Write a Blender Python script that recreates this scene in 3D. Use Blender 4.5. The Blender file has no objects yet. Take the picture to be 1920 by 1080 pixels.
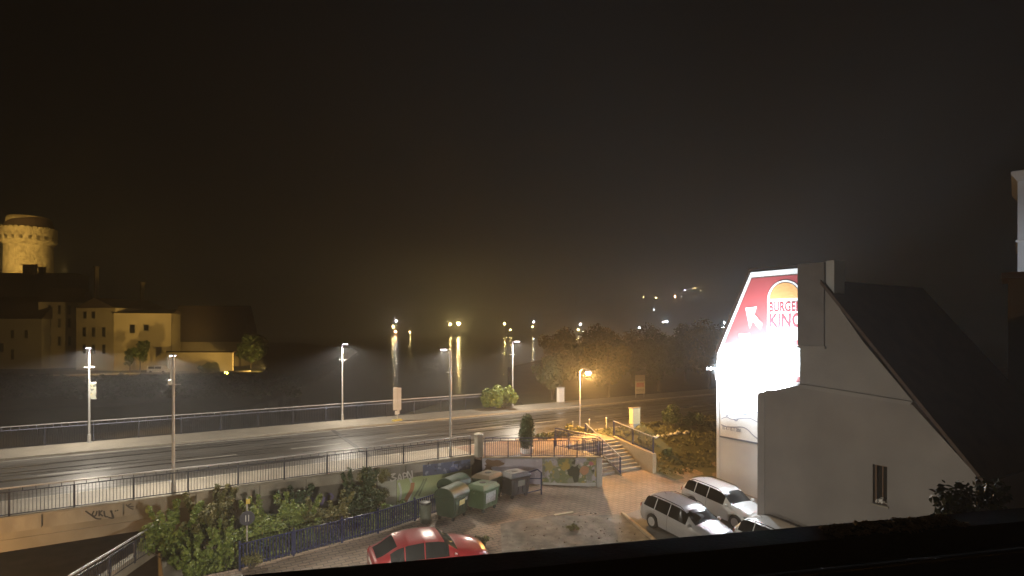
import bpy, bmesh, math, random
import numpy as np
from mathutils import Vector, Matrix
R = math.radians
random.seed(7); rng = np.random.default_rng(7)
S = bpy.context.scene
col = S.collection

# ------------------------------------------------------------------ camera, sky, exposure
YAW = R(32.7); FPX = 1105.0; CAMZ = 7.2
cam = bpy.data.cameras.new('camera'); camo = bpy.data.objects.new('camera', cam); col.objects.link(camo)
cam.sensor_width = 36.0; cam.lens = 36.0 * FPX / 1920.0; cam.shift_y = 75.0 / 1920.0
cam.clip_start = 0.1; cam.clip_end = 6000
camo.location = (0, 0, CAMZ); camo.rotation_euler = (R(90), 0, -YAW)
S.camera = camo
w = bpy.data.worlds.new('World'); S.world = w; w.use_nodes = True
nt = w.node_tree; bg = nt.nodes['Background']
sky = nt.nodes.new('ShaderNodeTexSky'); sky.sky_type = 'NISHITA'; sky.sun_disc = False
sky.sun_elevation = R(12); sky.sun_rotation = R(200)
hs = nt.nodes.new('ShaderNodeHueSaturation'); hs.inputs['Saturation'].default_value = 0.25
nt.links.new(sky.outputs[0], hs.inputs['Color']); nt.links.new(hs.outputs[0], bg.inputs[0])
bg.inputs[1].default_value = 0.0005
S.view_settings.view_transform = 'Standard'; S.view_settings.look = 'None'
S.view_settings.exposure = 0.35; S.view_settings.gamma = 1.0
try:
    S.cycles.use_denoising = True
    S.cycles.max_bounces = 6; S.cycles.volume_bounces = 0; S.cycles.diffuse_bounces = 3; S.cycles.glossy_bounces = 3
    S.cycles.sample_clamp_indirect = 25.0; S.cycles.caustics_reflective = False; S.cycles.caustics_refractive = False
except Exception: pass
LANE_P = 6200
LED = (1.0, 0.89, 0.72); SODIUM = (1.0, 0.50, 0.13); COOL = (0.80, 0.91, 1.0); YELLOW = (1.0, 0.62, 0.16)

# ------------------------------------------------------------------ pixel helpers (a pixel gives a direction only)
def ray(x, y):
    s = (x - 960) / FPX
    return Vector((s * math.cos(YAW) + math.sin(YAW), -s * math.sin(YAW) + math.cos(YAW), -(y - 615) / FPX))
def at_z(x, y, z): d = ray(x, y); return Vector((0, 0, CAMZ)) + d * ((z - CAMZ) / d.z)
def at_x(x, y, X): d = ray(x, y); return Vector((0, 0, CAMZ)) + d * (X / d.x)
def at_y(x, y, Y): d = ray(x, y); return Vector((0, 0, CAMZ)) + d * (Y / d.y)
def at_d(x, y, k): return Vector((0, 0, CAMZ)) + ray(x, y) * k
def gz(Y): return max(-2.9, -1.65 + 0.09 * (Y - 25))          # the sloping car park

# ------------------------------------------------------------------ materials
MATS = {}
def mat(name, c, rough=0.7, c2=None, scale=3.0, bump=0.0, metal=0.0, spec=0.5, stretch=None, coat=0.0, emit=None, estr=0.0,
        mid=0.5, width=0.25, detail=6, bscale=None, rough2=None, island=False):
    if name in MATS: return MATS[name]
    m = bpy.data.materials.new(name); m.use_nodes = True; n = m.node_tree.nodes; l = m.node_tree.links
    p = n['Principled BSDF']
    p.inputs['Base Color'].default_value = (*c, 1); p.inputs['Roughness'].default_value = rough
    p.inputs['Metallic'].default_value = metal; p.inputs['Specular IOR Level'].default_value = spec
    if coat: p.inputs['Coat Weight'].default_value = coat; p.inputs['Coat Roughness'].default_value = 0.06
    if emit: p.inputs['Emission Color'].default_value = (*emit, 1); p.inputs['Emission Strength'].default_value = estr
    if c2 or bump or rough2 is not None:
        g = n.new('ShaderNodeNewGeometry'); vec = g.outputs['Position']
        if stretch:
            mp = n.new('ShaderNodeMapping'); mp.inputs['Scale'].default_value = stretch
            l.new(vec, mp.inputs[0]); vec = mp.outputs[0]
        t = n.new('ShaderNodeTexNoise'); t.inputs['Scale'].default_value = scale; t.inputs['Detail'].default_value = detail
        l.new(vec, t.inputs['Vector'])
        fac = t.outputs['Fac']
        if island: fac = g.outputs['Random Per Island']
        if c2:
            r = n.new('ShaderNodeValToRGB'); e = r.color_ramp.elements
            e[0].position = max(0, mid - width); e[0].color = (*c, 1); e[1].position = min(1, mid + width); e[1].color = (*c2, 1)
            l.new(fac, r.inputs[0]); l.new(r.outputs[0], p.inputs['Base Color'])
        if rough2 is not None:
            mr = n.new('ShaderNodeMapRange'); mr.inputs[1].default_value = 0.35; mr.inputs[2].default_value = 0.65
            mr.inputs[3].default_value = rough; mr.inputs[4].default_value = rough2
            l.new(t.outputs['Fac'], mr.inputs[0]); l.new(mr.outputs[0], p.inputs['Roughness'])
        if bump:
            t2 = n.new('ShaderNodeTexNoise'); t2.inputs['Scale'].default_value = bscale or scale * 6; t2.inputs['Detail'].default_value = 4
            l.new(vec, t2.inputs['Vector'])
            b = n.new('ShaderNodeBump'); b.inputs['Strength'].default_value = bump; b.inputs['Distance'].default_value = 0.02
            l.new(t2.outputs['Fac'], b.inputs['Height']); l.new(b.outputs[0], p.inputs['Normal'])
    MATS[name] = m; return m
def emat(name, c, s):
    if name in MATS: return MATS[name]
    return mat(name, (0.02, 0.02, 0.02), 0.5, emit=c, estr=s)

concrete = mat('concrete', (0.20, 0.185, 0.15), 0.85, (0.36, 0.33, 0.27), 1.2, 0.35, bscale=14)
fascia_m = mat('stained_concrete', (0.15, 0.135, 0.11), 0.85, (0.38, 0.345, 0.28), 0.9, 0.4, stretch=(1, 1, 0.45), bscale=12, width=0.18)
girder_m = mat('girder_concrete', (0.20, 0.18, 0.14), 0.85, (0.34, 0.31, 0.25), 0.8, 0.3)
asphalt = mat('wet_asphalt', (0.045, 0.043, 0.040), 0.20, (0.115, 0.108, 0.098), 1.0, 0.16, stretch=(0.10, 1.7, 1), bscale=9, rough2=0.58, width=0.2)
pave_m = mat('pavement_concrete', (0.20, 0.18, 0.15), 0.6, (0.29, 0.26, 0.21), 0.9, 0.25, bscale=20)
kerb_m = mat('kerb_stone', (0.30, 0.28, 0.24), 0.7, (0.42, 0.39, 0.33), 2, 0.2)
line_m = mat('road_paint', (0.62, 0.60, 0.55), 0.5, (0.40, 0.38, 0.34), 3)
rail_blue = mat('blue_paint', (0.012, 0.017, 0.068), 0.4, (0.020, 0.028, 0.10), 4)
rail_dark = mat('dark_blue_paint', (0.020, 0.024, 0.045), 0.4, (0.035, 0.04, 0.065), 4)
rail_top = mat('handrail_steel', (0.46, 0.45, 0.46), 0.35, metal=0.15)
galv = mat('galvanised', (0.40, 0.40, 0.40), 0.42, (0.52, 0.52, 0.51), 6, metal=0.35)
black_m = mat('black_plastic', (0.012, 0.012, 0.013), 0.5)
rubber = mat('rubber', (0.016, 0.016, 0.016), 0.8)
glass_dark = mat('dark_glass', (0.008, 0.010, 0.011), 0.05, spec=0.4)
white_p = mat('white_paint', (0.72, 0.71, 0.68), 0.5)
soil = mat('soil', (0.05, 0.04, 0.025), 0.95, (0.10, 0.08, 0.05), 3, 0.5)
roof_dark = mat('dark_tiles', (0.045, 0.032, 0.026), 0.8, (0.085, 0.055, 0.042), 1.5, 0.3)
leaf_a = mat('leaves_bright', (0.08, 0.13, 0.022), 0.5, (0.25, 0.30, 0.065), island=True, mid=0.5, width=0.5)
leaf_b = mat('leaves_dark', (0.022, 0.042, 0.014), 0.6, (0.055, 0.085, 0.028), island=True, mid=0.5, width=0.5)
leaf_c = mat('leaves_olive', (0.07, 0.085, 0.022), 0.6, (0.20, 0.17, 0.055), island=True, mid=0.5, width=0.5)
bark = mat('bark', (0.06, 0.045, 0.032), 0.9, (0.11, 0.085, 0.06), 6, 0.6)
grass_m = mat('grass_blades', (0.05, 0.06, 0.018), 0.7, (0.13, 0.12, 0.04), island=True, mid=0.5, width=0.5)
turf = mat('turf', (0.035, 0.04, 0.015), 0.9, (0.085, 0.08, 0.032), 1.6, 0.6)
steel_blue_m = rail_blue

def brick_mat(name, c1, c2, cm, scale, off=0.5, bw=0.5, rh=0.25, rough=0.75):
    m = bpy.data.materials.new(name); m.use_nodes = True; n = m.node_tree.nodes; l = m.node_tree.links
    p = n['Principled BSDF']; g = n.new('ShaderNodeNewGeometry')
    b = n.new('ShaderNodeTexBrick'); b.inputs['Scale'].default_value = scale; b.offset = off
    b.inputs['Color1'].default_value = (*c1, 1); b.inputs['Color2'].default_value = (*c2, 1); b.inputs['Mortar'].default_value = (*cm, 1)
    b.inputs['Mortar Size'].default_value = 0.018; b.inputs['Brick Width'].default_value = bw; b.inputs['Row Height'].default_value = rh
    l.new(g.outputs['Position'], b.inputs['Vector'])
    t = n.new('ShaderNodeTexNoise'); t.inputs['Scale'].default_value = 0.7; t.inputs['Detail'].default_value = 6
    l.new(g.outputs['Position'], t.inputs['Vector'])
    mx = n.new('ShaderNodeMix'); mx.data_type = 'RGBA'; mx.blend_type = 'MULTIPLY'; mx.inputs[0].default_value = 0.8
    r = n.new('ShaderNodeValToRGB'); r.color_ramp.elements[0].position = 0.3; r.color_ramp.elements[0].color = (0.5, 0.48, 0.45, 1)
    r.color_ramp.elements[1].position = 0.65; r.color_ramp.elements[1].color = (1, 1, 1, 1)
    l.new(t.outputs['Fac'], r.inputs[0]); l.new(b.outputs['Color'], mx.inputs[6]); l.new(r.outputs[0], mx.inputs[7])
    l.new(mx.outputs[2], p.inputs['Base Color']); p.inputs['Roughness'].default_value = rough
    bp = n.new('ShaderNodeBump'); bp.inputs['Strength'].default_value = 0.5; bp.inputs['Distance'].default_value = 0.01; bp.invert = True
    l.new(b.outputs['Fac'], bp.inputs['Height']); l.new(bp.outputs[0], p.inputs['Normal'])
    return m
paver = brick_mat('block_paving', (0.235, 0.175, 0.125), (0.30, 0.225, 0.16), (0.09, 0.07, 0.05), 1.0, 0.5, 0.42, 0.21)
paver_red = brick_mat('plaza_paving', (0.24, 0.16, 0.12), (0.30, 0.21, 0.16), (0.10, 0.07, 0.06), 1.0, 0.5, 0.4, 0.2)

def blotch_mat(name, base, blots, rough=0.7):
    """painted wall: hard-edged noise blots of several paints over a base coat"""
    m = bpy.data.materials.new(name); m.use_nodes = True; n = m.node_tree.nodes; l = m.node_tree.links
    p = n['Principled BSDF']; p.inputs['Roughness'].default_value = rough; g = n.new('ShaderNodeNewGeometry')
    prev = None
    for i, (c, sc, lo) in enumerate(blots):
        mp = n.new('ShaderNodeMapping'); mp.inputs['Location'].default_value = (i * 7.3, i * 3.1, i * 5.7); l.new(g.outputs['Position'], mp.inputs[0])
        t = n.new('ShaderNodeTexNoise'); t.inputs['Scale'].default_value = sc; t.inputs['Detail'].default_value = 5; l.new(mp.outputs[0], t.inputs['Vector'])
        r = n.new('ShaderNodeMapRange'); r.inputs[1].default_value = lo; r.inputs[2].default_value = lo + 0.05; l.new(t.outputs['Fac'], r.inputs[0])
        mx = n.new('ShaderNodeMix'); mx.data_type = 'RGBA'; l.new(r.outputs[0], mx.inputs[0])
        if prev is None: mx.inputs[6].default_value = (*base, 1)
        else: l.new(prev, mx.inputs[6])
        mx.inputs[7].default_value = (*c, 1); prev = mx.outputs[2]
    l.new(prev, p.inputs['Base Color'])
    return m

# ------------------------------------------------------------------ mesh helpers
class MB:
    def __init__(s): s.v = []; s.f = []
    def add(s, vs, fs):
        o = len(s.v); s.v += [tuple(v) for v in vs]; s.f += [tuple(i + o for i in f) for f in fs]; return s
    def box(s, x0, x1, y0, y1, z0, z1):
        return s.add([(x0,y0,z0),(x1,y0,z0),(x1,y1,z0),(x0,y1,z0),(x0,y0,z1),(x1,y0,z1),(x1,y1,z1),(x0,y1,z1)],
                     [(3,2,1,0),(4,5,6,7),(0,1,5,4),(1,2,6,5),(2,3,7,6),(3,0,4,7)])
    def obox(s, c, hx, hy, hz, a=0.0, taper=1.0):
        ca, sa = math.cos(a), math.sin(a); vs = []
        for z in (-1, 1):
            t = taper if z > 0 else 1.0
            for x, y in ((-1,-1),(1,-1),(1,1),(-1,1)):
                X, Y = x*hx*t, y*hy*t
                vs.append((c[0]+X*ca-Y*sa, c[1]+X*sa+Y*ca, c[2]+z*hz))
        return s.add(vs, [(3,2,1,0),(4,5,6,7),(0,1,5,4),(1,2,6,5),(2,3,7,6),(3,0,4,7)])
    def bar(s, p, q, w, h=None, up=(0,0,1)):
        h = h or w; p = Vector(p); q = Vector(q); d = (q-p).normalized(); u = Vector(up)
        if abs(d.dot(u)) > 0.98: u = Vector((1,0,0))
        r = d.cross(u).normalized(); u = r.cross(d).normalized()
        vs = [b + r*(sx*w/2) + u*(sy*h/2) for b in (p,q) for sx,sy in ((-1,-1),(1,-1),(1,1),(-1,1))]
        return s.add(vs, [(0,1,2,3),(7,6,5,4),(0,4,5,1),(1,5,6,2),(2,6,7,3),(3,7,4,0)])
    def tube(s, pts, r, n=8, r2=None):
        pts = [Vector(p) for p in pts]; rings = []
        for i, p in enumerate(pts):
            d = ((pts[min(i+1,len(pts)-1)] - pts[max(i-1,0)])).normalized()
            u = Vector((0,0,1)) if abs(d.z) < 0.9 else Vector((1,0,0))
            a = d.cross(u).normalized(); b = a.cross(d)
            rr = r if r2 is None else r + (r2-r)*i/(len(pts)-1)
            rings.append([p + (a*math.cos(2*math.pi*k/n) + b*math.sin(2*math.pi*k/n))*rr for k in range(n)])
        vs = [v for ring in rings for v in ring]; fs = []
        for i in range(len(pts)-1):
            for k in range(n): fs.append((i*n+k, i*n+(k+1)%n, (i+1)*n+(k+1)%n, (i+1)*n+k))
        fs.append(tuple(range(n-1,-1,-1))); fs.append(tuple((len(pts)-1)*n+k for k in range(n)))
        return s.add(vs, fs)
    def lathe(s, prof, n=24, c=(0,0,0), axis='z', cap=True):
        vs = []; fs = []
        for r, z in prof:
            for k in range(n):
                a = 2*math.pi*k/n; x, y = r*math.cos(a), r*math.sin(a)
                vs.append((c[0]+x, c[1]+y, c[2]+z) if axis == 'z' else (c[0]+x, c[1]+z, c[2]+y))
        for i in range(len(prof)-1):
            for k in range(n): fs.append((i*n+k, i*n+(k+1)%n, (i+1)*n+(k+1)%n, (i+1)*n+k))
        if cap: fs.append(tuple(range(n-1,-1,-1))); fs.append(tuple((len(prof)-1)*n+k for k in range(n)))
        return s.add(vs, fs)
    def prism(s, poly, z0, z1):      # polygon in XY extruded in z
        n = len(poly)
        return s.add([(x,y,z0) for x,y in poly] + [(x,y,z1) for x,y in poly],
                     [tuple(range(n-1,-1,-1)), tuple(range(n,2*n))] + [(i,(i+1)%n,n+(i+1)%n,n+i) for i in range(n)])
    def xprism(s, poly, x0, x1):     # polygon in YZ extruded in x
        n = len(poly)
        return s.add([(x0,y,z) for y,z in poly] + [(x1,y,z) for y,z in poly],
                     [tuple(range(n-1,-1,-1)), tuple(range(n,2*n))] + [(i,(i+1)%n,n+(i+1)%n,n+i) for i in range(n)])
    def yprism(s, poly, y0, y1):     # polygon in XZ extruded in y
        n = len(poly)
        return s.add([(x,y0,z) for x,z in poly] + [(x,y1,z) for x,z in poly],
                     [tuple(range(n-1,-1,-1)), tuple(range(n,2*n))] + [(i,(i+1)%n,n+(i+1)%n,n+i) for i in range(n)])
    def build(s, name, m, parent=None, smooth=False, bevel=0.0):
        me = bpy.data.meshes.new(name); me.from_pydata(s.v, [], s.f)
        bm = bmesh.new(); bm.from_mesh(me)
        bmesh.ops.recalc_face_normals(bm, faces=bm.faces)
        if bevel: bmesh.ops.bevel(bm, geom=bm.edges[:], offset=bevel, segments=2, affect='EDGES')
        bm.to_mesh(me); bm.free()
        me.materials.append(m)
        if smooth:
            for p in me.polygons: p.use_smooth = True
        return link(name, me, parent)
def link(name, me, parent=None):
    o = bpy.data.objects.new(name, me); col.objects.link(o)
    if parent is not None: o.parent = parent
    return o
def empty(name, loc=(0,0,0), rz=0.0):
    o = bpy.data.objects.new(name, None); o.empty_display_size = 0.2; col.objects.link(o); o.location = loc; o.rotation_euler = (0,0,rz); return o
def tag(o, label=None, cat=None, group=None, kind=None):
    if label: o['label'] = label
    if cat: o['category'] = cat
    if group: o['group'] = group
    if kind: o['kind'] = kind
    return o
def struct(o): o['kind'] = 'structure'; return o
def stuff(o): o['kind'] = 'stuff'; return o
def reparent(root, *obs):
    """children built in world coordinates under an Empty that sits at the thing's base"""
    bpy.context.view_layer.update()
    for o in obs: o.parent = root; o.matrix_parent_inverse = root.matrix_world.inverted()
def thing(name, label, cat, loc=(0,0,0), rz=0.0, group=None):
    return tag(empty(name, loc, rz), label, cat, group)
def spot(name, loc, target, power, color, angle=150, blend=0.6, radius=0.08, parent=None):
    L = bpy.data.lights.new(name, 'SPOT'); L.energy = power; L.color = color; L.spot_size = R(angle); L.spot_blend = blend; L.shadow_soft_size = radius
    o = bpy.data.objects.new(name, L); col.objects.link(o); o.location = loc
    o.rotation_euler = (Vector(target) - Vector(loc)).to_track_quat('-Z', 'Y').to_euler()
    if parent is not None: o.parent = parent
    return o
def point(name, loc, power, color, radius=0.12, parent=None):
    L = bpy.data.lights.new(name, 'POINT'); L.energy = power; L.color = color; L.shadow_soft_size = radius
    o = bpy.data.objects.new(name, L); col.objects.link(o); o.location = loc
    if parent is not None: o.parent = parent
    return o
def grid_sheet(name, m, x0, x1, nx, y0, y1, ny, zf):
    vs = [(x0+(x1-x0)*i/nx, y0+(y1-y0)*j/ny, 0) for j in range(ny+1) for i in range(nx+1)]
    vs = [(x, y, zf(x, y)) for x, y, _ in vs]
    fs = [(j*(nx+1)+i, j*(nx+1)+i+1, (j+1)*(nx+1)+i+1, (j+1)*(nx+1)+i) for j in range(ny) for i in range(nx)]
    me = bpy.data.meshes.new(name); me.from_pydata(vs, [], fs); me.materials.append(m)
    for p in me.polygons: p.use_smooth = True
    return link(name, me)
def ribbon(mb, pts, wd, nrm):
    """flat painted stroke along pts, lying in the plane with normal nrm"""
    pts = [Vector(p) for p in pts]; nrm = Vector(nrm); L = []; Rr = []
    for i, p in enumerate(pts):
        d = (pts[min(i+1,len(pts)-1)] - pts[max(i-1,0)]).normalized(); s = d.cross(nrm).normalized()
        L.append(p + s*wd/2); Rr.append(p - s*wd/2)
    n = len(pts)
    mb.add(L + Rr, [(i, i+1, n+i+1, n+i) for i in range(n-1)])
def smooth_pts(pts, k=6):
    out = []; P = [Vector(p) for p in pts]
    for i in range(len(P)-1):
        a, b, c, d = P[max(i-1,0)], P[i], P[i+1], P[min(i+2,len(P)-1)]
        for j in range(k):
            t = j/k
            out.append(0.5*((2*b) + (c-a)*t + (2*a-5*b+4*c-d)*t*t + (3*b-a-3*c+d)*t**3))
    out.append(P[-1]); return out
def leaves(name, m, centres, spread, count, size, parent=None, up=0.3, flat=1.0):
    """count leaf-sized quads scattered through clumps"""
    C = np.array([c[:3] for c in centres]); rad = np.array([c[3] if len(c) > 3 else spread for c in centres])
    pw = rad**2; idx = rng.choice(len(C), count, p=pw/pw.sum())
    d = rng.normal(size=(count,3)); d /= np.linalg.norm(d, axis=1)[:,None]
    r = rng.random(count)**0.45
    P = C[idx] + d * (rad[idx]*r)[:,None] * np.array([1,1,flat])
    nrm = d*0.6 + rng.normal(size=(count,3))*0.6 + np.array([0,0,up]); nrm /= np.linalg.norm(nrm, axis=1)[:,None]
    t = np.cross(nrm, rng.normal(size=(count,3))); t /= np.linalg.norm(t, axis=1)[:,None]
    b = np.cross(nrm, t); sz = size*(0.6+0.8*rng.random(count))[:,None]
    V = np.stack([P - t*sz, P + b*sz*0.5 + nrm*sz*0.12, P + t*sz, P - b*sz*0.5 + nrm*sz*0.12], axis=1).reshape(-1,3)
    me = bpy.data.meshes.new(name); me.vertices.add(count*4); me.vertices.foreach_set('co', V.ravel())
    me.loops.add(count*4); me.loops.foreach_set('vertex_index', np.arange(count*4, dtype=np.int32))
    me.polygons.add(count); me.polygons.foreach_set('loop_start', np.arange(0,count*4,4,dtype=np.int32)); me.polygons.foreach_set('loop_total', np.full(count,4,dtype=np.int32))
    me.update(); me.validate(); me.materials.append(m)
    return link(name, me, parent)
def clumps(n, rx, ry, rz, c, r0, r1):
    out = []
    for _ in range(n):
        d = Vector((random.gauss(0,1), random.gauss(0,1), random.gauss(0,1))).normalized()*random.random()**0.4
        out.append((c[0]+d.x*rx, c[1]+d.y*ry, c[2]+d.z*rz, random.uniform(r0,r1)))
    return out
def bush(name, label, cat, loc, rx, ry, h, count, size, m, group=None, loose=False):
    o = thing(name, label, cat, loc, 0, group)
    cl = clumps(14, rx*0.75, ry*0.75, h*0.34, (0,0,h*0.55), h*0.18, h*0.34)
    if loose:
        cl = clumps(30, rx*0.95, ry*0.9, h*0.36, (0,0,h*0.42), h*0.07, h*0.20)
        cl = [(a, b, max(c, .12*h), r) for a, b, c, r in cl]
        for _ in range(7):
            a = random.uniform(0, 6.28); x_, y_ = rx*.5*math.cos(a), ry*.5*math.sin(a)
            for q_ in range(5): cl.append((x_*(1+q_*.12), y_*(1+q_*.12), h*(.72+.085*q_), h*.055))
    leaves('foliage', m, cl, 1, count, size, o)
    t = MB()
    for c in cl[:9]: t.tube([(random.uniform(-.15,.15)*rx, random.uniform(-.15,.15)*ry, -0.05), (c[0]*.6, c[1]*.6, c[2]*.55), c[:3]], 0.025, 5, 0.008)
    t.build('stem', bark, o); return o
def tree(name, label, loc, h, cr, ch, count, size, m, group=None, trunk_r=0.18):
    o = thing(name, label, 'tree', loc, 0, group)
    t = MB(); t.tube([(0,0,-0.2),(0.1,0.05,h*.25),(-0.05,0.1,h*.5),(0.05,0,h*.8)], trunk_r, 8, trunk_r*.25)
    cl = clumps(26, cr*.8, cr*.8, ch*.42, (0,0,h-ch*.5), cr*.18, cr*.36)
    for c in cl[:12]:
        z0 = min(max(h*.2, c[2]-ch*.3), h*.75); t.tube([(0,0,z0),(c[0]*.5,c[1]*.5,(z0+c[2])/2+.1),c[:3]], trunk_r*.38, 5, trunk_r*.06)
    t.build('trunk', bark, o)
    leaves('crown', m, cl, 1, count, size, o); return o

# ================================================================== THE SETTING
NE, FE = 29.35, 45.95          # near and far edge of the deck (Y)
struct(grid_sheet('ground', soil, -700, 1500, 4, -400, 1900, 4, lambda x, y: -9.0))
rd = MB(); rd.box(-60, 110, 32.0, 42.5, -0.5, -0.11); struct(rd.build('road', asphalt))
pv = MB(); pv.box(-60, 95, 42.62, FE, -0.45, 0.0); struct(pv.build('pavement_far', pave_m))
pv = MB(); pv.box(-60, 16.3, NE, 31.88, -0.45, 0.0); struct(pv.build('pavement_near', pave_m))
def kerb_run(name, x0, x1, y0, y1, step):
    k = struct(empty(name, (x0, y0, -0.15))); first = None; x = x0
    while x < x1 - 0.1:
        if first is None:
            mb = MB(); mb.box(0.006, step-0.006, 0, y1-y0, 0, 0.162); first = mb.build('kerb_stone', kerb_m, k, bevel=0.012); o = first
        else: o = first.copy(); col.objects.link(o); o.parent = k
        o.location = (x-x0, 0, random.uniform(-.004,.004)); x += step
kerb_run('kerb_far', -16, 56, 42.5, 42.62, 1.0)
kerb_run('kerb_near', -16, 27, 31.88, 32.0, 1.0)
# lane paint, in worn dashes
ln = MB()
for x in np.arange(-40, 90, 6.0): ln.box(x, x+3, 37.15, 37.27, -0.1085, -0.106)
struct(ln.build('lane_marking', line_m))
ln = MB(); ln.box(-60, 100, 42.02, 42.14, -0.1085, -0.106); ln.box(-60, 60, 32.4, 32.52, -0.1085, -0.106); struct(ln.build('edge_marking', line_m))
j0, j1 = at_z(622, 812, -0.1), at_z(579, 836, -0.1)
ex = MB(); ex.bar((j0.x+.4, 42.4, -0.107), (j0.x-.3, 32.1, -0.107), 0.28, 0.012); struct(ex.build('expansion_joint', black_m))
# car park: a sloping paved sheet

gp = [(14.2,23.1),(16.6,22.9),(20.1,21.5),(19.2,18.0),(18.6,15.5),(12.2,16.5),(11.9,19.2)]
def slope_poly(name, poly, m, dz, n=26):
    """a sheet on the car park slope cut to a polygon (fine grid clipped to it)"""
    bm = bmesh.new(); vs = [bm.verts.new((x, y, 0)) for x, y in poly]; bm.faces.new(vs)
    xs = [p[0] for p in poly]; ys = [p[1] for p in poly]
    for i in range(1, n):
        y = min(ys) + (max(ys)-min(ys))*i/n
        bmesh.ops.bisect_plane(bm, geom=bm.verts[:]+bm.edges[:]+bm.faces[:], plane_co=(0,y,0), plane_no=(0,1,0))
    for v in bm.verts: v.co.z = gz(v.co.y) + dz
    me = bpy.data.meshes.new(name); bm.to_mesh(me); bm.free(); me.materials.append(m); return struct(link(name, me))
slope_poly('car_park', [(0.95,-6),(60,-6),(60,29.3),(16.35,29.3),(16.2,28.6),(15.7,27.2),(12.3,25.7),(8.9,24.72),(3.3,23.92),(0.95,23.92)], paver, 0.0, 60)
gravel_m = mat('gravel', (0.10, 0.09, 0.07), 0.9, (0.24, 0.215, 0.175), 2.2, 0.9, bscale=22, width=0.2)
slope_poly('gravel_patch', gp, gravel_m, 0.006)
bay_m = mat('parking_asphalt', (0.085, 0.08, 0.07), 0.6, (0.16, 0.15, 0.135), 1.2, 0.4, bscale=20)
slope_poly('parking_bay', [(20.4,21.4),(28.6,22.6),(28.6,10),(22,8),(18.9,14),(19.5,18.0)], bay_m, 0.006)
bdm = MB(); bdm.prism([(1.5,23.95),(3.3,24.0),(8.9,24.8),(12.3,25.78),(15.65,27.25),(16.15,28.6),(16.25,29.9),(1.5,29.9)], -2.7, -2.25); struct(bdm.build('planting_bed', soil))
slope_poly('footpath', [(1.1,20.5),(3.2,20.9),(3.3,23.5),(1.1,23.3)], concrete, 0.009)
# plaza behind the painted wall
pz = MB(); pz.prism([(16.3,28.62),(21.85,25.16),(22.1,28.8),(26.45,28.8),(26.9,31.88),(16.3,31.88)], -0.2, 0.0); struct(pz.build('plaza_paving', paver_red))
def verge_z(x, y):
    t = min(1, max(0, (y-25.2)/5.5)); t = t*t*(3-2*t)
    return gz(y)*(1-t) + 0.0*t + 0.05*math.sin(x*1.7)*math.sin(y*2.1) - 0.03
struct(grid_sheet('grass_verge', turf, 26.75, 60, 40, 23.2, 31.86, 24, lambda x, y: verge_z(x, y) + 0.03))
# the sunk path under the bridge
struct(grid_sheet('underpass_path', mat('path', (0.10,0.085,0.06), 0.8, (0.17,0.14,0.10), 1.2, 0.3), -60, 1.0, 2, 5, 50, 2, lambda x, y: -4.4))
# river
water = bpy.data.materials.new('river_water'); water.use_nodes = True
n = water.node_tree.nodes; l = water.node_tree.links; p = n['Principled BSDF']
p.inputs['Base Color'].default_value = (0.006, 0.008, 0.006, 1); p.inputs['Roughness'].default_value = 0.16
g = n.new('ShaderNodeNewGeometry'); t = n.new('ShaderNodeTexNoise'); t.inputs['Scale'].default_value = 0.35; t.inputs['Detail'].default_value = 3
l.new(g.outputs['Position'], t.inputs['Vector']); b = n.new('ShaderNodeBump'); b.inputs['Strength'].default_value = 0.2; b.inputs['Distance'].default_value = 0.06
l.new(t.outputs['Fac'], b.inputs['Height']); l.new(b.outputs[0], p.inputs['Normal'])
rv = MB(); rv.add([(-400,50,-5),(900,50,-5),(900,1500,-5),(-400,1500,-5)], [(0,1,2,3)]); struct(rv.build('river', water))
# banks
bank_m = mat('bank_grass', (0.03, 0.034, 0.014), 0.9, (0.07, 0.068, 0.03), 0.4, 0.4)
def polar(x, k): d = ray(x, 615); return (d.x*k, d.y*k)
bk = MB()
A = [polar(-500,72), polar(-100,72), polar(215,78), polar(330,84), polar(470,100), polar(600,160), polar(660,300), polar(560,420), polar(-500,420)]
ctr = sum((Vector((x,y,0)) for x,y in A), Vector())/len(A)
B = [tuple((Vector((x,y,0))-ctr)*1.05+ctr)[:2] for x,y in A]
bk.add([(x,y,-3.2) for x,y in A] + [(x,y,-5.6) for x,y in B], [tuple(range(len(A)))] + [(i,(i+1)%len(A),len(A)+(i+1)%len(A),len(A)+i) for i in range(len(A))])
struct(bk.build('left_bank', bank_m))
bk = MB(); bk.prism([(31,46.1),(120,46.1),(400,300),(330,330),(60,95),(40,62)], -6, -0.3); struct(bk.build('right_bank', bank_m))
bk = MB(); bk.prism([(16,46.1),(31,46.1),(40,62),(28,56)], -6, -0.5); struct(bk.build('bank_strip', bank_m))
bk = MB(); bk.prism([(26.7,-6),(200,-6),(200,46.1),(110,46.1),(60,31.8),(60,23.2),(60,-5)], -5, -1.2-1.6); struct(bk.build('town_ground', soil))
bk = MB(); bk.prism([(60,23),(200,0),(200,46.0),(60,46.0)], -2, -0.6); struct(bk.build('street_beyond', asphalt))
# far hills: height grows with distance from the river
def hill_z(x, y):
    d = math.hypot(x, y); ang = math.degrees(math.atan2(x, y))
    t = min(1, max(0, (d-900)/420)); t = t*t*(3-2*t)
    amp = 62 + 16*math.sin(ang*0.16) + 9*math.sin(ang*0.45+1)
    return -5.6 + t*amp + 4*t*math.sin(x*.013)*math.cos(y*.011)
hl = grid_sheet('hills', mat('hill_woods', (0.012,0.016,0.009), 0.95, (0.03,0.035,0.018), 0.05, 0.0), -900, 1550, 60, 200, 1900, 50, hill_z); struct(hl)

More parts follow.
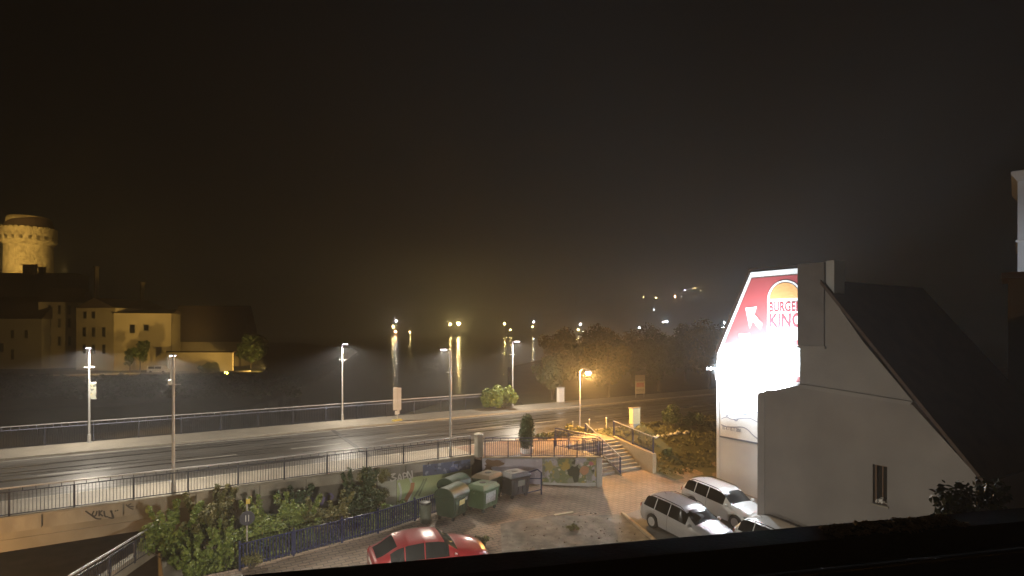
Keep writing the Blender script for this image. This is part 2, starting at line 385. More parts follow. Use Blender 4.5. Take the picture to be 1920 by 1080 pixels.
# ================================================================== THE BRIDGE
br = thing('road_bridge', 'long concrete road bridge with graffitied edge beam over the sunk path', 'bridge', (-10, NE, -4.4))
kids = []
d = MB(); d.box(-60, 1.2, NE+0.25, FE-0.2, -0.95, -0.5); kids.append(d.build('deck_slab', girder_m))
for y in (NE+0.28, 33.5, 37.6, 41.7, FE-0.9):
    d = MB(); d.box(-60, 1.2, y, y+0.55, -1.42, -0.97); kids.append(d.build('girder', girder_m))
edges = [-14.0, -11.2, -8.4, -5.6, -3.0, -0.35, 2.3, 4.9, 6.95, 7.0, 9.6, 12.1, 13.4, 16.2]
zb = lambda x: -0.60 if x < 7 else -0.52
first = None
for a_, b_ in zip(edges[:-1], edges[1:]):
    if b_-a_ < 0.2: continue
    d = MB(); x0, x1 = a_+0.022, b_-0.022
    d.add([(x0,NE-.12,zb(a_)),(x1,NE-.12,zb(a_)),(x1,NE-.12,-.05),(x0,NE-.12,-.05),(x0,NE+.24,zb(a_)),(x1,NE+.24,zb(a_)),(x1,NE+.24,-.05),(x0,NE+.24,-.05)],
          [(0,1,2,3),(4,7,6,5),(0,4,5,1),(3,2,6,7),(0,3,7,4),(1,5,6,2)])
    kids.append(d.build('edge_panel', fascia_m, bevel=0.015))
d = MB()
d.box(-60, 16.3, NE-0.2, NE+0.05, -0.048, 0.03); kids.append(d.build('coping', concrete))
reparent(br, *kids)
# pen-thick graffiti strokes on the edge beam: tag on the left, white bubble letters, blue piece
gy = NE - 0.1235
def stroke_px(mb, pts, wd, Y=gy, k=5):
    ribbon(mb, smooth_pts([at_y(x, y, Y) for x, y in pts], k), wd, (0,-1,0))
g1 = MB()
for pts in ([(160,958),(170,965),(180,972),(190,973)], [(176,958),(173,966),(179,967),(182,958)], [(186,957),(186,968)], [(186,962),(192,957)], [(187,963),(193,968)],
            [(195,958),(197,968),(203,969)], [(207,957),(213,971),(203,970)], [(209,957),(211,970)], [(216,957),(217,959)], [(220,956),(221,958)]):
    stroke_px(g1, pts, 0.055)
gg = g1.build('graffiti_tag', mat('black_spray', (0.02,0.018,0.016), 0.6)); gs = [gg]
g1 = MB()
for pts in ([(236,946),(243,952),(250,955)], [(246,944),(240,949),(251,950)]): stroke_px(g1, pts, 0.05)
gs.append(g1.build('graffiti_tag', mat('faded_spray', (0.07,0.062,0.055), 0.7)))
g1 = MB()
for pts in ([(710,904),(708,892),(716,887),(722,892),(716,898),(712,899)], [(722,904),(719,896),(712,899)], [(733,890),(741,888),(735,894),(743,897),(735,902),(732,899)],
            [(746,901),(749,889),(753,899),(748,896)], [(757,899),(756,888),(762,888),(762,893),(757,894)], [(765,897),(764,884),(773,897),(772,882)]):
    stroke_px(g1, pts, 0.07, gy)
gs.append(g1.build('graffiti_letters', mat('white_spray', (0.62,0.60,0.56), 0.6)))
def wall_patch(name, px, Y, m, dy=0.006):
    mb = MB(); vs = [at_y(x, y, Y) for x, y in px]; nn = len(vs)
    mb.add(vs + [v + Vector((0,dy,0)) for v in vs], [tuple(range(nn))] + [(i,(i+1)%nn,nn+(i+1)%nn,nn+i) for i in range(nn)])
    return mb.build(name, m)
blue_piece = blotch_mat('blue_piece_paint', (0.09,0.11,0.17), [((0.14,0.18,0.34),1.8,0.52),((0.30,0.34,0.44),2.6,0.58),((0.05,0.06,0.07),2.2,0.6)])
gs.append(wall_patch('graffiti_piece', [(793,872),(820,869),(882,861),(882,879),(836,888),(793,893)], NE-0.1265, blue_piece))
reparent(br, *gs)

# abutment wall under the beam
aw = thing('abutment_wall', 'concrete wall below the bridge edge, lime green at its end', 'wall', (8, NE+0.1, -1.6))
ks = []
for x0, x1 in ((0.9,4.0),(4.02,7.0),(7.02,10.0),(10.02,13.0),(13.02,16.4)):
    d = MB(); d.box(x0, x1, NE+0.5, NE+1.0, -4.6, -0.52); ks.append(d.build('wall_panel', mat('wall_concrete',(0.10,0.09,0.075),.9,(0.24,0.22,0.18),.8,.4,bscale=10)))
d = MB(); d.box(0.9, 1.5, 23.2, NE+0.09, -4.6, -1.75); ks.append(d.build('return_wall', girder_m))
lime = mat('lime_paint', (0.42,0.50,0.24), 0.7, (0.50,0.58,0.30), 0.7)
wy = NE + 0.494
ks.append(wall_patch('lime_mural', [(744,900),(884,876),(884,960),(744,960)], wy, lime))
ks.append(wall_patch('grey_mural', [(708,905),(743,900),(743,960),(708,960)], wy, mat('mural_grey', (0.42,0.43,0.36),0.7,(0.50,0.52,0.42),1.0)))
m1 = MB(); 
for pts in ([(768,896),(773,915),(764,945)], [(748,905),(752,925),(747,945)]): stroke_px(m1, pts, 0.12, wy-0.004)
ks.append(m1.build('mural_stripes', mat('mural_white', (0.62,0.64,0.60),0.7)))
m1 = MB()
for pts in ([(774,905),(772,918),(765,930),(760,940)],): stroke_px(m1, pts, 0.22, wy-0.0045)
ks.append(m1.build('mural_flame', mat('mural_orange', (0.48,0.20,0.08),0.7)))
m1 = MB()
for pts in ([(795,898),(790,910),(775,935)],[(800,897),(785,930)]): stroke_px(m1, pts, 0.10, wy-0.0048)
ks.append(m1.build('mural_shade', mat('mural_olive', (0.25,0.30,0.16),0.7)))
m1 = MB()
for pts in ([(572,952),(572,938),(580,932),(587,936),(583,944),(576,944)], [(592,950),(596,936),(602,948),(608,932)], [(612,940),(613,929),(620,926),(624,932),(618,938)], [(598,934),(606,930)]):
    stroke_px(m1, pts, 0.10, wy-0.004)
ks.append(m1.build('graffiti_letters', mat('violet_spray', (0.16,0.13,0.30), 0.6)))
reparent(aw, *ks)

# ------------------------------------------------------------------ railings
def railing(name, label, p0, p1, z0, z1, post_step, bar_step, h=1.1, top=0.055, blue=rail_dark, topm=None, gap=0.16, base=0.08, cat='railing', upm=None):
    p0 = Vector((*p0, z0)); p1 = Vector((*p1, z1)); d = p1-p0; Ln = d.length; n = max(1, round(Ln/post_step))
    o = thing(name, label, cat, p0); ang = math.atan2(d.y, d.x)
    up = Vector((0,0,1)); u = d/Ln
    pm = MB(); pm.obox((0,0,h/2-gap/2), 0.035, 0.03, h/2-gap/2, ang); f = pm.build('post', blue, o); me = f.data
    for i in range(1, n+1):
        c = link('post', me, o); c.location = d*i/n
    r = MB(); r.bar(up*h, d+up*h, top, top); r.build('handrail', topm or blue, o)
    r = MB(); r.bar(up*(h-gap), d+up*(h-gap), 0.045, 0.04); r.build('upper_rail', upm or blue, o)
    r = MB(); r.bar(up*base, d+up*base, 0.04, 0.035); r.build('lower_rail', blue, o)
    s = MB(); m = int(n*max(2, round(Ln/n/0.42)))
    for i in range(m+1): s.bar(d*(i/m)+up*(h-gap), d*(i/m)+up*h, 0.025)
    stuff(s.build('spacers', upm or blue, o))
    nb = max(2, round(Ln/n/bar_step))
    bmesh_ = MB()
    for k in range(1, nb):
        q = d*(k/nb/n); bmesh_.bar(q+up*base, q+up*(h-gap), 0.018)
    b0 = stuff(bmesh_.build('balusters', blue, o))
    for i in range(1, n):
        c = link('balusters', b0.data, o); c.location = d*i/n; stuff(c)
    return o
railing('bridge_railing', 'long dark blue bar railing with steel handrail on the graffitied bridge edge', (-14,NE-0.05), (16.0,NE-0.05), 0.0, 0.0, 2.05, 0.115, 1.1, topm=rail_top)
railing('bridge_railing', 'blue bar railing with pale handrail along the river side of the bridge', (-24,FE-0.1), (27,FE-0.1), 0.0, 0.0, 2.4, 0.12, 1.3, topm=rail_top, gap=0.22, upm=mat('highlight_blue_rail',(0.22,0.24,0.34),.4))  # upper rail and spacers paler: lamp highlights put into the colour

# bridge lamps
def bridge_lamp(label, x, y, side, banner=False, camera=False, power=2600, h=6.0):
    o = thing('bridge_lamp', label, 'street lamp', (x, y, 0), 0, 'lamp posts on the bridge')
    m = MB(); m.lathe([(0.10,0),(0.10,0.5),(0.072,0.55),(0.048,h-0.05),(0.048,h)], 12); m.build('post', galv, o, smooth=False)
    m = MB(); m.obox((0,0,0.015), 0.16, 0.16, 0.012); m.build('base_plate', galv, o)
    a = side*0.75
    m = MB(); m.tube([(0,0,h-0.06),(0,a*0.4,h-0.02),(0,a*0.75,h)], 0.035, 8); m.build('arm', galv, o)
    m = MB(); m.obox((0,a,h+0.005), 0.14, 0.30, 0.035); hd = m.build('lamp_head', galv, o, bevel=0.012)
    m = MB(); m.obox((0,a,h-0.036), 0.11, 0.25, 0.006); m.build('lens', emat('led_lens', (0.93,0.85,1.0), 60.0), hd)
    m = MB(); m.tube([(-0.28,0,h*0.79),(0.28,0,h*0.79)], 0.022, 6); m.build('cross_bar', galv, o)
    if banner:
        m = MB(); m.box(0.06, 0.36, -0.012, 0.012, 2.75, 3.75); b_ = m.build('banner', blotch_mat('banner_print', (0.35,0.36,0.30), [((0.06,0.07,0.06),4.0,0.5),((0.5,0.42,0.2),5.0,0.6)]), o)
        
        for zq in (2.73,3.77): m = MB(); m.tube([(0,0,zq),(0.4,0,zq)], 0.014, 6); m.build('banner_arm', galv, o)
    if camera:
        m = MB(); m.tube([(-0.10,0,h-0.1),(-0.10,0.0,h*0.81)], 0.03, 6); m.tube([(-0.1,0,h*.83),(0,0,h*.83)],0.015,6); m.build('cable_conduit', white_p, o)
        m = MB(); m.lathe([(0.02,-.12),(0.09,-0.08),(0.09,0.05),(0.05,0.09)], 12, (-0.12,0,h*0.81)); m.build('dome_camera', white_p, o, smooth=True)
    spot('lamp_light', (0,a,h-0.06), (0,a+side*0.8,0), power, LED, 164, 0.35, 0.10, o)
    return o
NL, FL = NE+0.12, FE-0.42
bridge_lamp('grey lamp post with a small printed banner on the river-side pavement', -2.35, FL, -1, banner=True)
bridge_lamp('plain grey lamp post beside the temporary road sign on the river-side pavement', 13.6, FL, -1)
bridge_lamp('grey lamp post rising behind the round green hedge', 29.3, FL, -1)
bridge_lamp('lamp post with white conduit and dome camera by the graffitied edge', 1.45, NL, 1, camera=True)
bridge_lamp('plain lamp post at the railing end near the stone pillar', 14.85, NL, 1)
bridge_lamp('lamp post on the bridge beyond the banner lamp post', -18.0, FL, -1)

# park lamp with sodium light
pl = thing('park_lamp', 'small sodium park lamp glowing orange above the stairs', 'street lamp', (25.75, 31.5, 0))
m = MB(); m.lathe([(0.06,0),(0.055,0.8),(0.04,0.85),(0.032,4.25)], 10); m.build('post', galv, pl)
m = MB(); m.tube([(0,0,4.2),(0.18,-0.1,4.42),(0.42,-0.24,4.36)], 0.025, 8); m.build('arm', galv, pl)
m = MB(); m.lathe([(0.02,0.30),(0.14,0.26),(0.22,0.15),(0.24,0.12)], 16, (0.5,-0.29,4.06)); m.build('lamp_hood', galv, pl, smooth=True)
m = MB(); m.lathe([(0.02,-0.08),(0.12,-0.05),(0.19,0.03),(0.2,0.10),(0.15,0.13)], 16, (0.5,-0.29,4.04)); m.build('globe', emat('sodium_globe', (1.0,0.80,0.55), 30.0), pl, smooth=True)
point('lamp_light', (0.5,-0.29,3.86), 5200, SODIUM, 0.10, pl)

# ================================================================== PLAZA, PAINTED WALL, STAIRS
P0, P1 = Vector((16.3,28.45,0)), Vector((21.95,24.92,0))
pw = thing('painted_wall', 'retaining wall under the plaza with a colourful mural', 'wall', (19.1,26.6,-1.6))
u = (P1-P0).normalized(); nv = Vector((u.y,-u.x,0)); Lw = (P1-P0).length; wa = math.atan2(u.y,u.x)
def on_wall(s, z, off=0.0): q = P0 + u*s + nv*off; return Vector((q.x,q.y,z))
def wall_box(name, s0, s1, z0, z1, off, m, bev=0.0):
    mb = MB(); vs = [on_wall(s,z,o) for z in (z0,z1) for s,o in ((s0,off),(s1,off),(s1,-0.24),(s0,-0.24))]
    mb.add(vs, [(3,2,1,0),(4,5,6,7),(0,1,5,4),(1,2,6,5),(2,3,7,6),(3,0,4,7)]); return mb.build(name, m, bevel=bev)
split = Lw*0.50
lilac = blotch_mat('lilac_mural', (0.44,0.43,0.50), [((0.36,0.35,0.42),0.9,0.5),((0.22,0.13,0.07),0.8,0.60),((0.55,0.54,0.60),2.4,0.62)])
mural = blotch_mat('green_mural', (0.46,0.45,0.52), [((0.20,0.24,0.12),1.3,0.44),((0.26,0.28,0.24),1.7,0.52),((0.42,0.34,0.10),2.6,0.58),((0.62,0.60,0.56),3.4,0.62),((0.06,0.07,0.04),2.0,0.64)])
ks = [wall_box('mural_panel', 0.0, split, -2.0, -0.06, 0.0, lilac), wall_box('mural_panel', split+.02, Lw-0.32, -2.0, -0.06, 0.0, mural),
      wall_box('corner_pier', Lw-0.30, Lw+0.02, -2.0, -0.04, 0.03, mat('pale_render', (0.42,0.41,0.38),0.8,(0.52,0.51,0.50),2)),
      wall_box('coping', -0.02, Lw+0.04, -0.038, 0.02, 0.05, concrete)]
def blob(s0, z0, rs, rz_, off, n=18, jag=.28):
    mb = MB(); mb.add([on_wall(s0+rs*math.cos(2*math.pi*i/n)*random.uniform(1-jag,1+jag), z0+rz_*math.sin(2*math.pi*i/n)*random.uniform(1-jag,1+jag), off) for i in range(n)], [tuple(range(n))]); return mb
mb = blob(Lw-.98,-.72,.27,.26,.009,18,.12); ks.append(mb.build('mural_face', mat('mural_peach',(0.50,0.28,0.16),0.7)))
mb = blob(Lw-1.5,-.85,.34,.42,.007,22,.35); ks.append(mb.build('mural_figure', mat('mural_dark',(0.05,0.055,0.03),0.7)))
mb = MB(); mb.add([on_wall(s,z,0.005) for s,z in ((split+.05,-1.62),(Lw-.34,-1.62),(Lw-.34,-1.40),(split+1.4,-1.45),(split+.05,-1.38))], [tuple(range(5))]); ks.append(mb.build('mural_skirting', mat('mural_pale',(0.50,0.52,0.52),0.7)))
sd = MB(); sd.prism([(21.86,25.2),(22.1,25.2),(22.18,28.78),(21.94,28.78)], -2.0, -0.04); ks.append(sd.build('side_wall', concrete))
for s0,z0,a_,b_,c_ in ((split+.35,-.5,.22,.3,(0.40,0.36,0.16)),(split+.8,-.9,.18,.35,(0.24,0.27,0.18)),(split+1.3,-.5,.25,.22,(0.44,0.33,0.09)),(Lw-.6,-.35,.14,.12,(0.5,0.16,0.2)),(.55,-.3,.55,.22,(0.16,0.095,0.05)),(.35,-.75,.25,.4,(0.17,0.10,0.055))):
    ks.append(blob(s0,z0,a_,b_,.004,20,.4).build('mural_patch', mat('mural_%d'%int(s0*100),c_,.7)))
reparent(pw, *[k for k in ks if k])
railing('plaza_railing', 'blue bar railing on top of the painted mural wall', (P0.x+.15,P0.y-.05), (P1.x-.05,P1.y+.1), 0.0, 0.0, 1.35, 0.12, 1.08, blue=rail_blue)
railing('plaza_railing', 'blue bar railing running back beside the stair head', (21.95,25.25), (21.55,28.7), 0.0, 0.0, 1.2, 0.12, 1.12, blue=rail_blue)
pi = thing('stone_pillar', 'short stone pillar where the bridge railing ends', 'pillar', (16.25,28.75,0))
m = MB(); m.obox((0,0,0.62), 0.2, 0.2, 0.62, 0.1, 0.92); m.build('shaft', concrete, pi, bevel=0.03)
m = MB(); m.obox((0,0,1.28), 0.22, 0.22, 0.045, 0.1, 0.7); m.build('cap', concrete, pi, bevel=0.015)

st = thing('stairs', 'concrete stairs with nine steps down to the car park', 'stairs', (24.4,26.3,-1.55))
ks = []; NS = 9
for i in range(NS):
    y0 = 26.35 + i*0.272; z1 = gz(26.3) + 0.02 + (i+1)*(1.55/NS)
    m = MB(); m.box(22.25, 26.4, y0, y0+(0.272 if i<NS-1 else 0.35)+0.02, -1.9, min(z1,-0.004)); ks.append(m.build('step', concrete, bevel=0.012))
m = MB(); m.xprism([(25.4,-1.9),(25.4,-0.42),(26.7,-0.25),(28.9,0.12),(28.9,-1.9)], 26.42, 26.72); ks.append(m.build('cheek_wall', mat('ochre_render',(0.36,0.29,0.19),0.8,(0.44,0.36,0.25),2)))
m = MB(); m.xprism([(25.9,-1.75),(25.9,-1.5),(28.9,0.10),(28.9,-0.16)], 24.3, 24.4); ks.append(m.build('stringer', concrete))
reparent(st, *ks)
def stair_rail(label, x, ya, za, yb, zb_, h):
    o = thing('stair_railing', label, 'railing', (x,ya,za))
    d = Vector((0,yb-ya,zb_-za)); up = Vector((0,0,1))
    f = MB(); f.obox((0,0,h/2), .035,.035,h/2); f = f.build('post', rail_blue, o)
    for t in (0.5,1.0): c = link('post', f.data, o); c.location = d*t
    m = MB(); m.bar(up*h, d+up*h, .06,.05); m.build('handrail', rail_top, o)
    m = MB(); m.bar(up*.1, d+up*.1, .04,.04); m.build('lower_rail', rail_blue, o)
    m = MB(); nb = int(abs(yb-ya)/0.115)
    for i in range(1,nb): m.bar(d*(i/nb)+up*.1, d*(i/nb)+up*h, .018)
    stuff(m.build('balusters', rail_blue, o)); return o
stair_rail('blue railing down the middle of the concrete stairs', 24.35, 26.0, -1.5, 29.2, 0.05, 1.05)
stair_rail('blue railing on the ochre cheek wall of the stairs', 26.57, 25.5, -0.40, 29.0, 0.10, 0.98)
# lower handrail by the bins
hr = thing('ramp_handrail', 'bent blue tube handrail sloping down behind the bins', 'railing', (18.45,26.0,-1.55))
T = lambda x,y: at_d(x,y,31.2) - Vector((18.45,26.0,-1.55))
m = MB(); m.tube([T(1015,930),T(1015,886),T(1008,880),T(996,884),T(932,906)], 0.04, 8); m.build('upper_tube', rail_blue, hr)
m = MB(); m.tube([T(1014,897),T(935,897)], 0.03, 8); m.tube([T(1014,918),T(930,938)], 0.03, 8); m.build('middle_tube', rail_blue, hr)
for x in (972,932): m = MB(); m.tube([T(x,940),T(x,893 if x==972 else 906)], 0.03, 8); m.build('post', rail_blue, hr)
# conifer in a low planter
cf = thing('potted_conifer', 'narrow clipped conifer standing in a low planter on the plaza', 'tree', (19.05,28.1,0))
m = MB(); m.lathe([(0.30,0),(0.38,0.04),(0.40,0.30),(0.34,0.30),(0.33,0.24)], 20); m.build('planter', white_p, cf)
m = MB(); m.tube([(0,0,0.1),(0,0,2.0)], 0.05, 6, 0.01); m.build('trunk', bark, cf)
leaves('crown', leaf_b, [(random.uniform(-.08,.08), random.uniform(-.08,.08), z, 0.46*(1-((z-.85)/1.75)**2*0.6 if z>.85 else .9)) for z in np.linspace(.5,2.0,14)], 1, 5200, 0.055, cf)

# ================================================================== FENCE, BEDS, BINS
fe = thing('picket_fence', 'dark blue steel picket fence along the planted bed', 'fence', (3.3,23.75,gz(23.75)))
FP = [(3.3,23.75),(8.9,24.55),(12.2,25.45)]; pm = MB(); pm.obox((0,0,0.52), .022,.011,.44, .15); pk = pm.data = None
mb = MB(); mb.obox((0,0,0.53), .026,.010,.45, .15); me = None; fk = 0
base = Vector((3.3,23.75,gz(23.75)))
for (xa,ya),(xb,yb) in zip(FP[:-1],FP[1:]):
    Lf = math.hypot(xb-xa,yb-ya); nfp = int(Lf/0.118)
    for i in range(nfp):
        t = i/nfp; x,y = xa+(xb-xa)*t, ya+(yb-ya)*t; q = Vector((x,y,gz(y)))-base
        if me is None: o = mb.build('picket', rail_blue, fe); me = o.data
        else: o = link('picket', me, fe)
        o.location = q
    a_, b_ = Vector((xa,ya,gz(ya)))-base, Vector((xb,yb,gz(yb)))-base
    for z in (0.16,0.96):
        r = MB(); r.bar(a_+Vector((0,.02,z)), b_+Vector((0,.02,z)), .05,.04); r.build('rail', rail_blue, fe)
    for i in range(int(Lf/2)+1):
        t = min(1,i*2/Lf); q = a_+(b_-a_)*t
        r = MB(); r.obox((q.x,q.y+.05,q.z+.53), .035,.035,.55); r.build('post', rail_blue, fe)
# railing and kerb wall at the sunk path
kw = thing('kerb_wall', 'low concrete wall with square end post beside the sunk path', 'wall', (0.95,25,-1.75))
a0, a1 = at_z(298,1012,-1.55), at_z(190,1080,-1.5)
dirn = (a1-a0).normalized(); a2 = a1+dirn*3
m = MB(); m.bar((a0.x,a0.y,-1.75),(a2.x,a2.y,-1.75), 0.28,0.5); o1 = m.build('wall', concrete)
m = MB(); c = at_z(284,1000,-1.1); m.obox((a0.x,a0.y,-1.25), .14,.14,.5,.3); o2 = m.build('end_post', mat('ochre_post',(0.40,0.24,0.10),0.8,(0.55,0.42,0.28),4), bevel=.02)
reparent(kw, o1, o2)
r0, r1 = at_z(294,982,-0.75), at_z(130,1080,-0.75); r2 = r1 + (r1-r0)*0.5
railing('path_railing', 'dark railing beside the sunk path under the bridge', (r0.x,r0.y), (r2.x,r2.y), -1.75, -1.75, 1.6, 0.12, 1.0, blue=rail_dark, topm=rail_top)
# round sign back
p_ = at_z(463,1058,-1.72)
sg = thing('round_sign', 'round traffic sign on a post at the fence end', 'sign', p_)
m = MB(); m.tube([(0,0,0),(0,0,2.5)], .028, 8); m.build('post', galv, sg)
m = MB(); m.lathe([(0.02,-.012),(0.27,-.012),(0.27,.012),(0.02,.012)], 24, (0,-.04,1.75), 'y'); dsc = m.build('disc', mat('sign_back',(0.018,0.02,0.035),0.5,(0.04,0.04,0.06),6), sg)
m = MB(); m.bar((-.05,-.06,1.63),(-.05,-.06,1.87),.03,.006,(0,1,0)); m.bar((.05,-.06,1.63),(.05,-.06,1.87),.03,.006,(0,1,0)); m.build('bracket', galv, dsc)
m = MB(); m.obox((0.03,-.05,2.38), .07,.012,.09); m.build('reflector', mat('yellow_plate',(0.55,0.40,0.06),0.5), sg)

# shrubs in the bed
bl = [ (330,1020,1.0,1.8,leaf_a,'bright green shrub sprawling beside the square end post'), (395,1005,1.0,2.1,leaf_c,'olive shrub with reddish tips below the bridge edge'),
       (430,1030,.9,1.3,leaf_a,'low leafy shrub behind the footpath'), (505,1000,1.2,1.7,leaf_a,'light green shrub behind the round sign'),
       (560,985,1.1,1.6,leaf_a,'broad light green shrub in the middle of the bed'), (620,975,1.1,1.4,leaf_c,'olive shrub below the violet graffiti'),
       (675,950,.9,2.0,leaf_b,'dark tall shrub against the grey mural'), (540,950,.9,1.5,leaf_b,'dark shrub in the shade of the bridge edge'), (715,975,.6,.9,leaf_a,'small green shrub by the pale pickets'),
       (365,1045,.7,.9,leaf_a,'small shrub at the footpath edge')]
for x,y,r_,h_,mm,lb in bl:
    q = at_z(x, y+18, -1.9); q.y = min(q.y, 28.5); q.z = -2.27 if q.y > 24.2 else gz(q.y)
    bush('leafy_shrub', lb, 'shrub', q, r_*1.25, r_, h_+(.35 if q.z < -2.2 else 0), int(3000*r_*h_), 0.085, mm, 'shrubs in the planted bed', True)
gc = leaves('ground_cover', leaf_a, [(random.uniform(1.7,12.5), 0, 0, .26) for _ in range(1)], 1, 4, .05)
bpy.data.objects.remove(gc, do_unlink=True); gpts = []
while len(gpts) < 260:
    x_ = random.uniform(1.6, 12.6); y_ = random.uniform(24.3, 28.9)
    if y_ > 24.2 + max(0, x_-3.3)*.16: gpts.append((x_, y_, -2.1+random.random()*.25, random.uniform(.15,.34)))
gc = leaves('ground_cover', leaf_a, gpts, 1, 9000, .075, flat=.8); stuff(tag(gc, 'tangled green ground cover in the planted bed', 'plants'))
iv = thing('hanging_ivy', 'ivy hanging down the bridge edge above the bed', 'ivy', (10.3,NE-.3,-1.3))
leaves('foliage', leaf_c, [(random.uniform(-.7,.9), random.uniform(-.08,.05), random.uniform(-.5,1.2), .24) for _ in range(26)], 1, 2400, 0.06, iv, flat=1.2)
for x,y,h_,lb in ((900,1022,.45,'weed clump on the paving in front of the red car'), (470,1072,.6,'weed clump at the foot of the fence end'), (735,985,.5,'weeds growing through the pale pickets'), (1070,990,.2,'small weeds on the gravel patch')):
    q = at_z(x,y,-1.9); q.z = gz(q.y); bush('weeds', lb, 'weeds', q, .5,.4,h_, 900, .05, leaf_c)

# ---- bins
bin_g = mat('bin_green', (0.030,0.050,0.030), 0.45, (0.05,0.075,0.045), 2)
bin_l = mat('bin_light_green', (0.07,0.12,0.06), 0.45, (0.10,0.16,0.085), 2)
bin_d = mat('bin_grey', (0.035,0.036,0.038), 0.5, (0.06,0.06,0.06), 2)
def container(label, q, rz, m, lidm, dome, sticker, W=0.66, D_=0.52, H=1.0):
    o = thing('waste_container', label, 'waste container', (q[0],q[1],gz(q[1])), rz, 'wheeled waste containers')
    b_ = MB()
    vs = []
    for z,t in ((0.18,0.84),(0.24,0.88),(H,1.0),(H+.06,1.06),(H+.10,1.06)):
        vs += [(-W*t,-D_*t,z),(W*t,-D_*t,z),(W*t,D_*t,z),(-W*t,D_*t,z)]
    fs = [(3,2,1,0),(16,17,18,19)]+[(4*i+k,4*i+(k+1)%4,4*i+4+(k+1)%4,4*i+4+k) for i in range(4) for k in range(4)]
    b_.add(vs,fs); b_.build('tub', m, o, bevel=.02)
    for x in (-.45,-.15,.15,.45): r = MB(); r.bar((x*W/.66,-D_*.90-.012,.3),(x*W/.66,-D_*.99-.012,.95),.05,.03,(0,1,0)); r.build('rib', m, o)
    l_ = MB()
    if dome:
        prof = [(-D_*1.08,H+.11)]+[(-D_*1.08*math.cos(a),H+.11+.42*math.sin(a)) for a in np.linspace(.12,math.pi-.12,12)]+[(D_*1.08,H+.11)]
        l_.xprism(prof,-W*1.07,W*1.07)
    else:
        l_.add([(-W*1.08,-D_*1.1,H+.11),(W*1.08,-D_*1.1,H+.11),(W*1.08,D_*1.1,H+.11),(-W*1.08,D_*1.1,H+.11),(-W*.8,-D_*.8,H+.3),(W*.8,-D_*.8,H+.3),(W*.8,D_*.8,H+.3),(-W*.8,D_*.8,H+.3)],[(3,2,1,0),(4,5,6,7),(0,1,5,4),(1,2,6,5),(2,3,7,6),(3,0,4,7)])
    ld = l_.build('lid', lidm, o, bevel=.02)
    if not dome:
        hmb = MB(); hmb.lathe([(.12,0),(.17,.01),(.17,.02),(.12,.03)],18,(0,0,H+.30)); hmb.build('throw_hole', black_m, ld)
    for x in (-1,1):
        a_ = MB(); a_.tube([(x*W*1.02,0,H-.05),(x*(W*1.02+.11),0,H-.05)],.03,8); a_.build('trunnion', m, o)
        for y in (-1,1):
            w_ = MB(); w_.lathe([(.03,-.025),(.1,-.025),(.1,.025),(.03,.025)],14,(x*W*.72,y*D_*.7,.1),'y'); w_.build('caster', rubber, o)
    for s_ in sticker:
        x0,x1,z0,z1,mm = s_; k_=MB(); yy=lambda z:-D_*(.88+.12*(z-.24)/(H-.24))-.031
        k_.add([(x0,yy(z0),z0),(x1,yy(z0),z0),(x1,yy(z1),z1),(x0,yy(z1),z1)],[(0,1,2,3)]); k_.build('sticker', mm, o)
    return o
ys = mat('sticker_yellow',(0.62,0.50,0.18),.5,(0.70,0.62,0.35),9); wsx = mat('sticker_white',(0.60,0.60,0.58),.5,(0.25,0.26,0.30),12)
container('dark green dome-lidded container with a yellow sticker', (12.55,24.75), R(30), bin_g, bin_g, True, [(-.2,.28,.66,.9,ys),(.3,.5,.8,.95,wsx)])
container('light green flat-lidded container with a printed white sticker', (14.35,25.0), R(24), bin_l, bin_l, False, [(-.45,.35,.45,.95,wsx)])
container('dark green container without sticker half hidden between two others', (15.35,26.2), R(24), bin_g, mat('lid_brown',(0.16,0.12,0.07),.5), False, [])
container('charcoal container with a small square notice by the ramp handrail', (16.75,25.85), R(8), bin_d, bin_d, False, [(-.22,.25,.62,.92,mat('notice',(0.20,0.22,0.19),.6))])
container('dark container squeezed behind the yellow-stickered one', (13.25,25.9), R(28), bin_g, bin_g, True, [])
lb = thing('litter_bin', 'small grey-green litter bin against the pale pickets', 'litter bin', (11.2,24.75,gz(24.75)))
m = MB(); m.lathe([(.20,0),(.23,.02),(.26,.78),(.28,.80),(.28,.84),(.22,.84)],16); m.build('tub', mat('bin_faded',(0.10,0.12,0.095),.6,(0.14,0.16,0.13),3), lb, smooth=False)
m = MB(); m.lathe([(.27,.86),(.24,.95),(.05,1.0)],16); m.build('hood', bin_d, lb)
m = MB(); m.tube([(0.24,.1,.0),(0.24,.1,1.05)],.02,6); m.build('post', galv, lb)

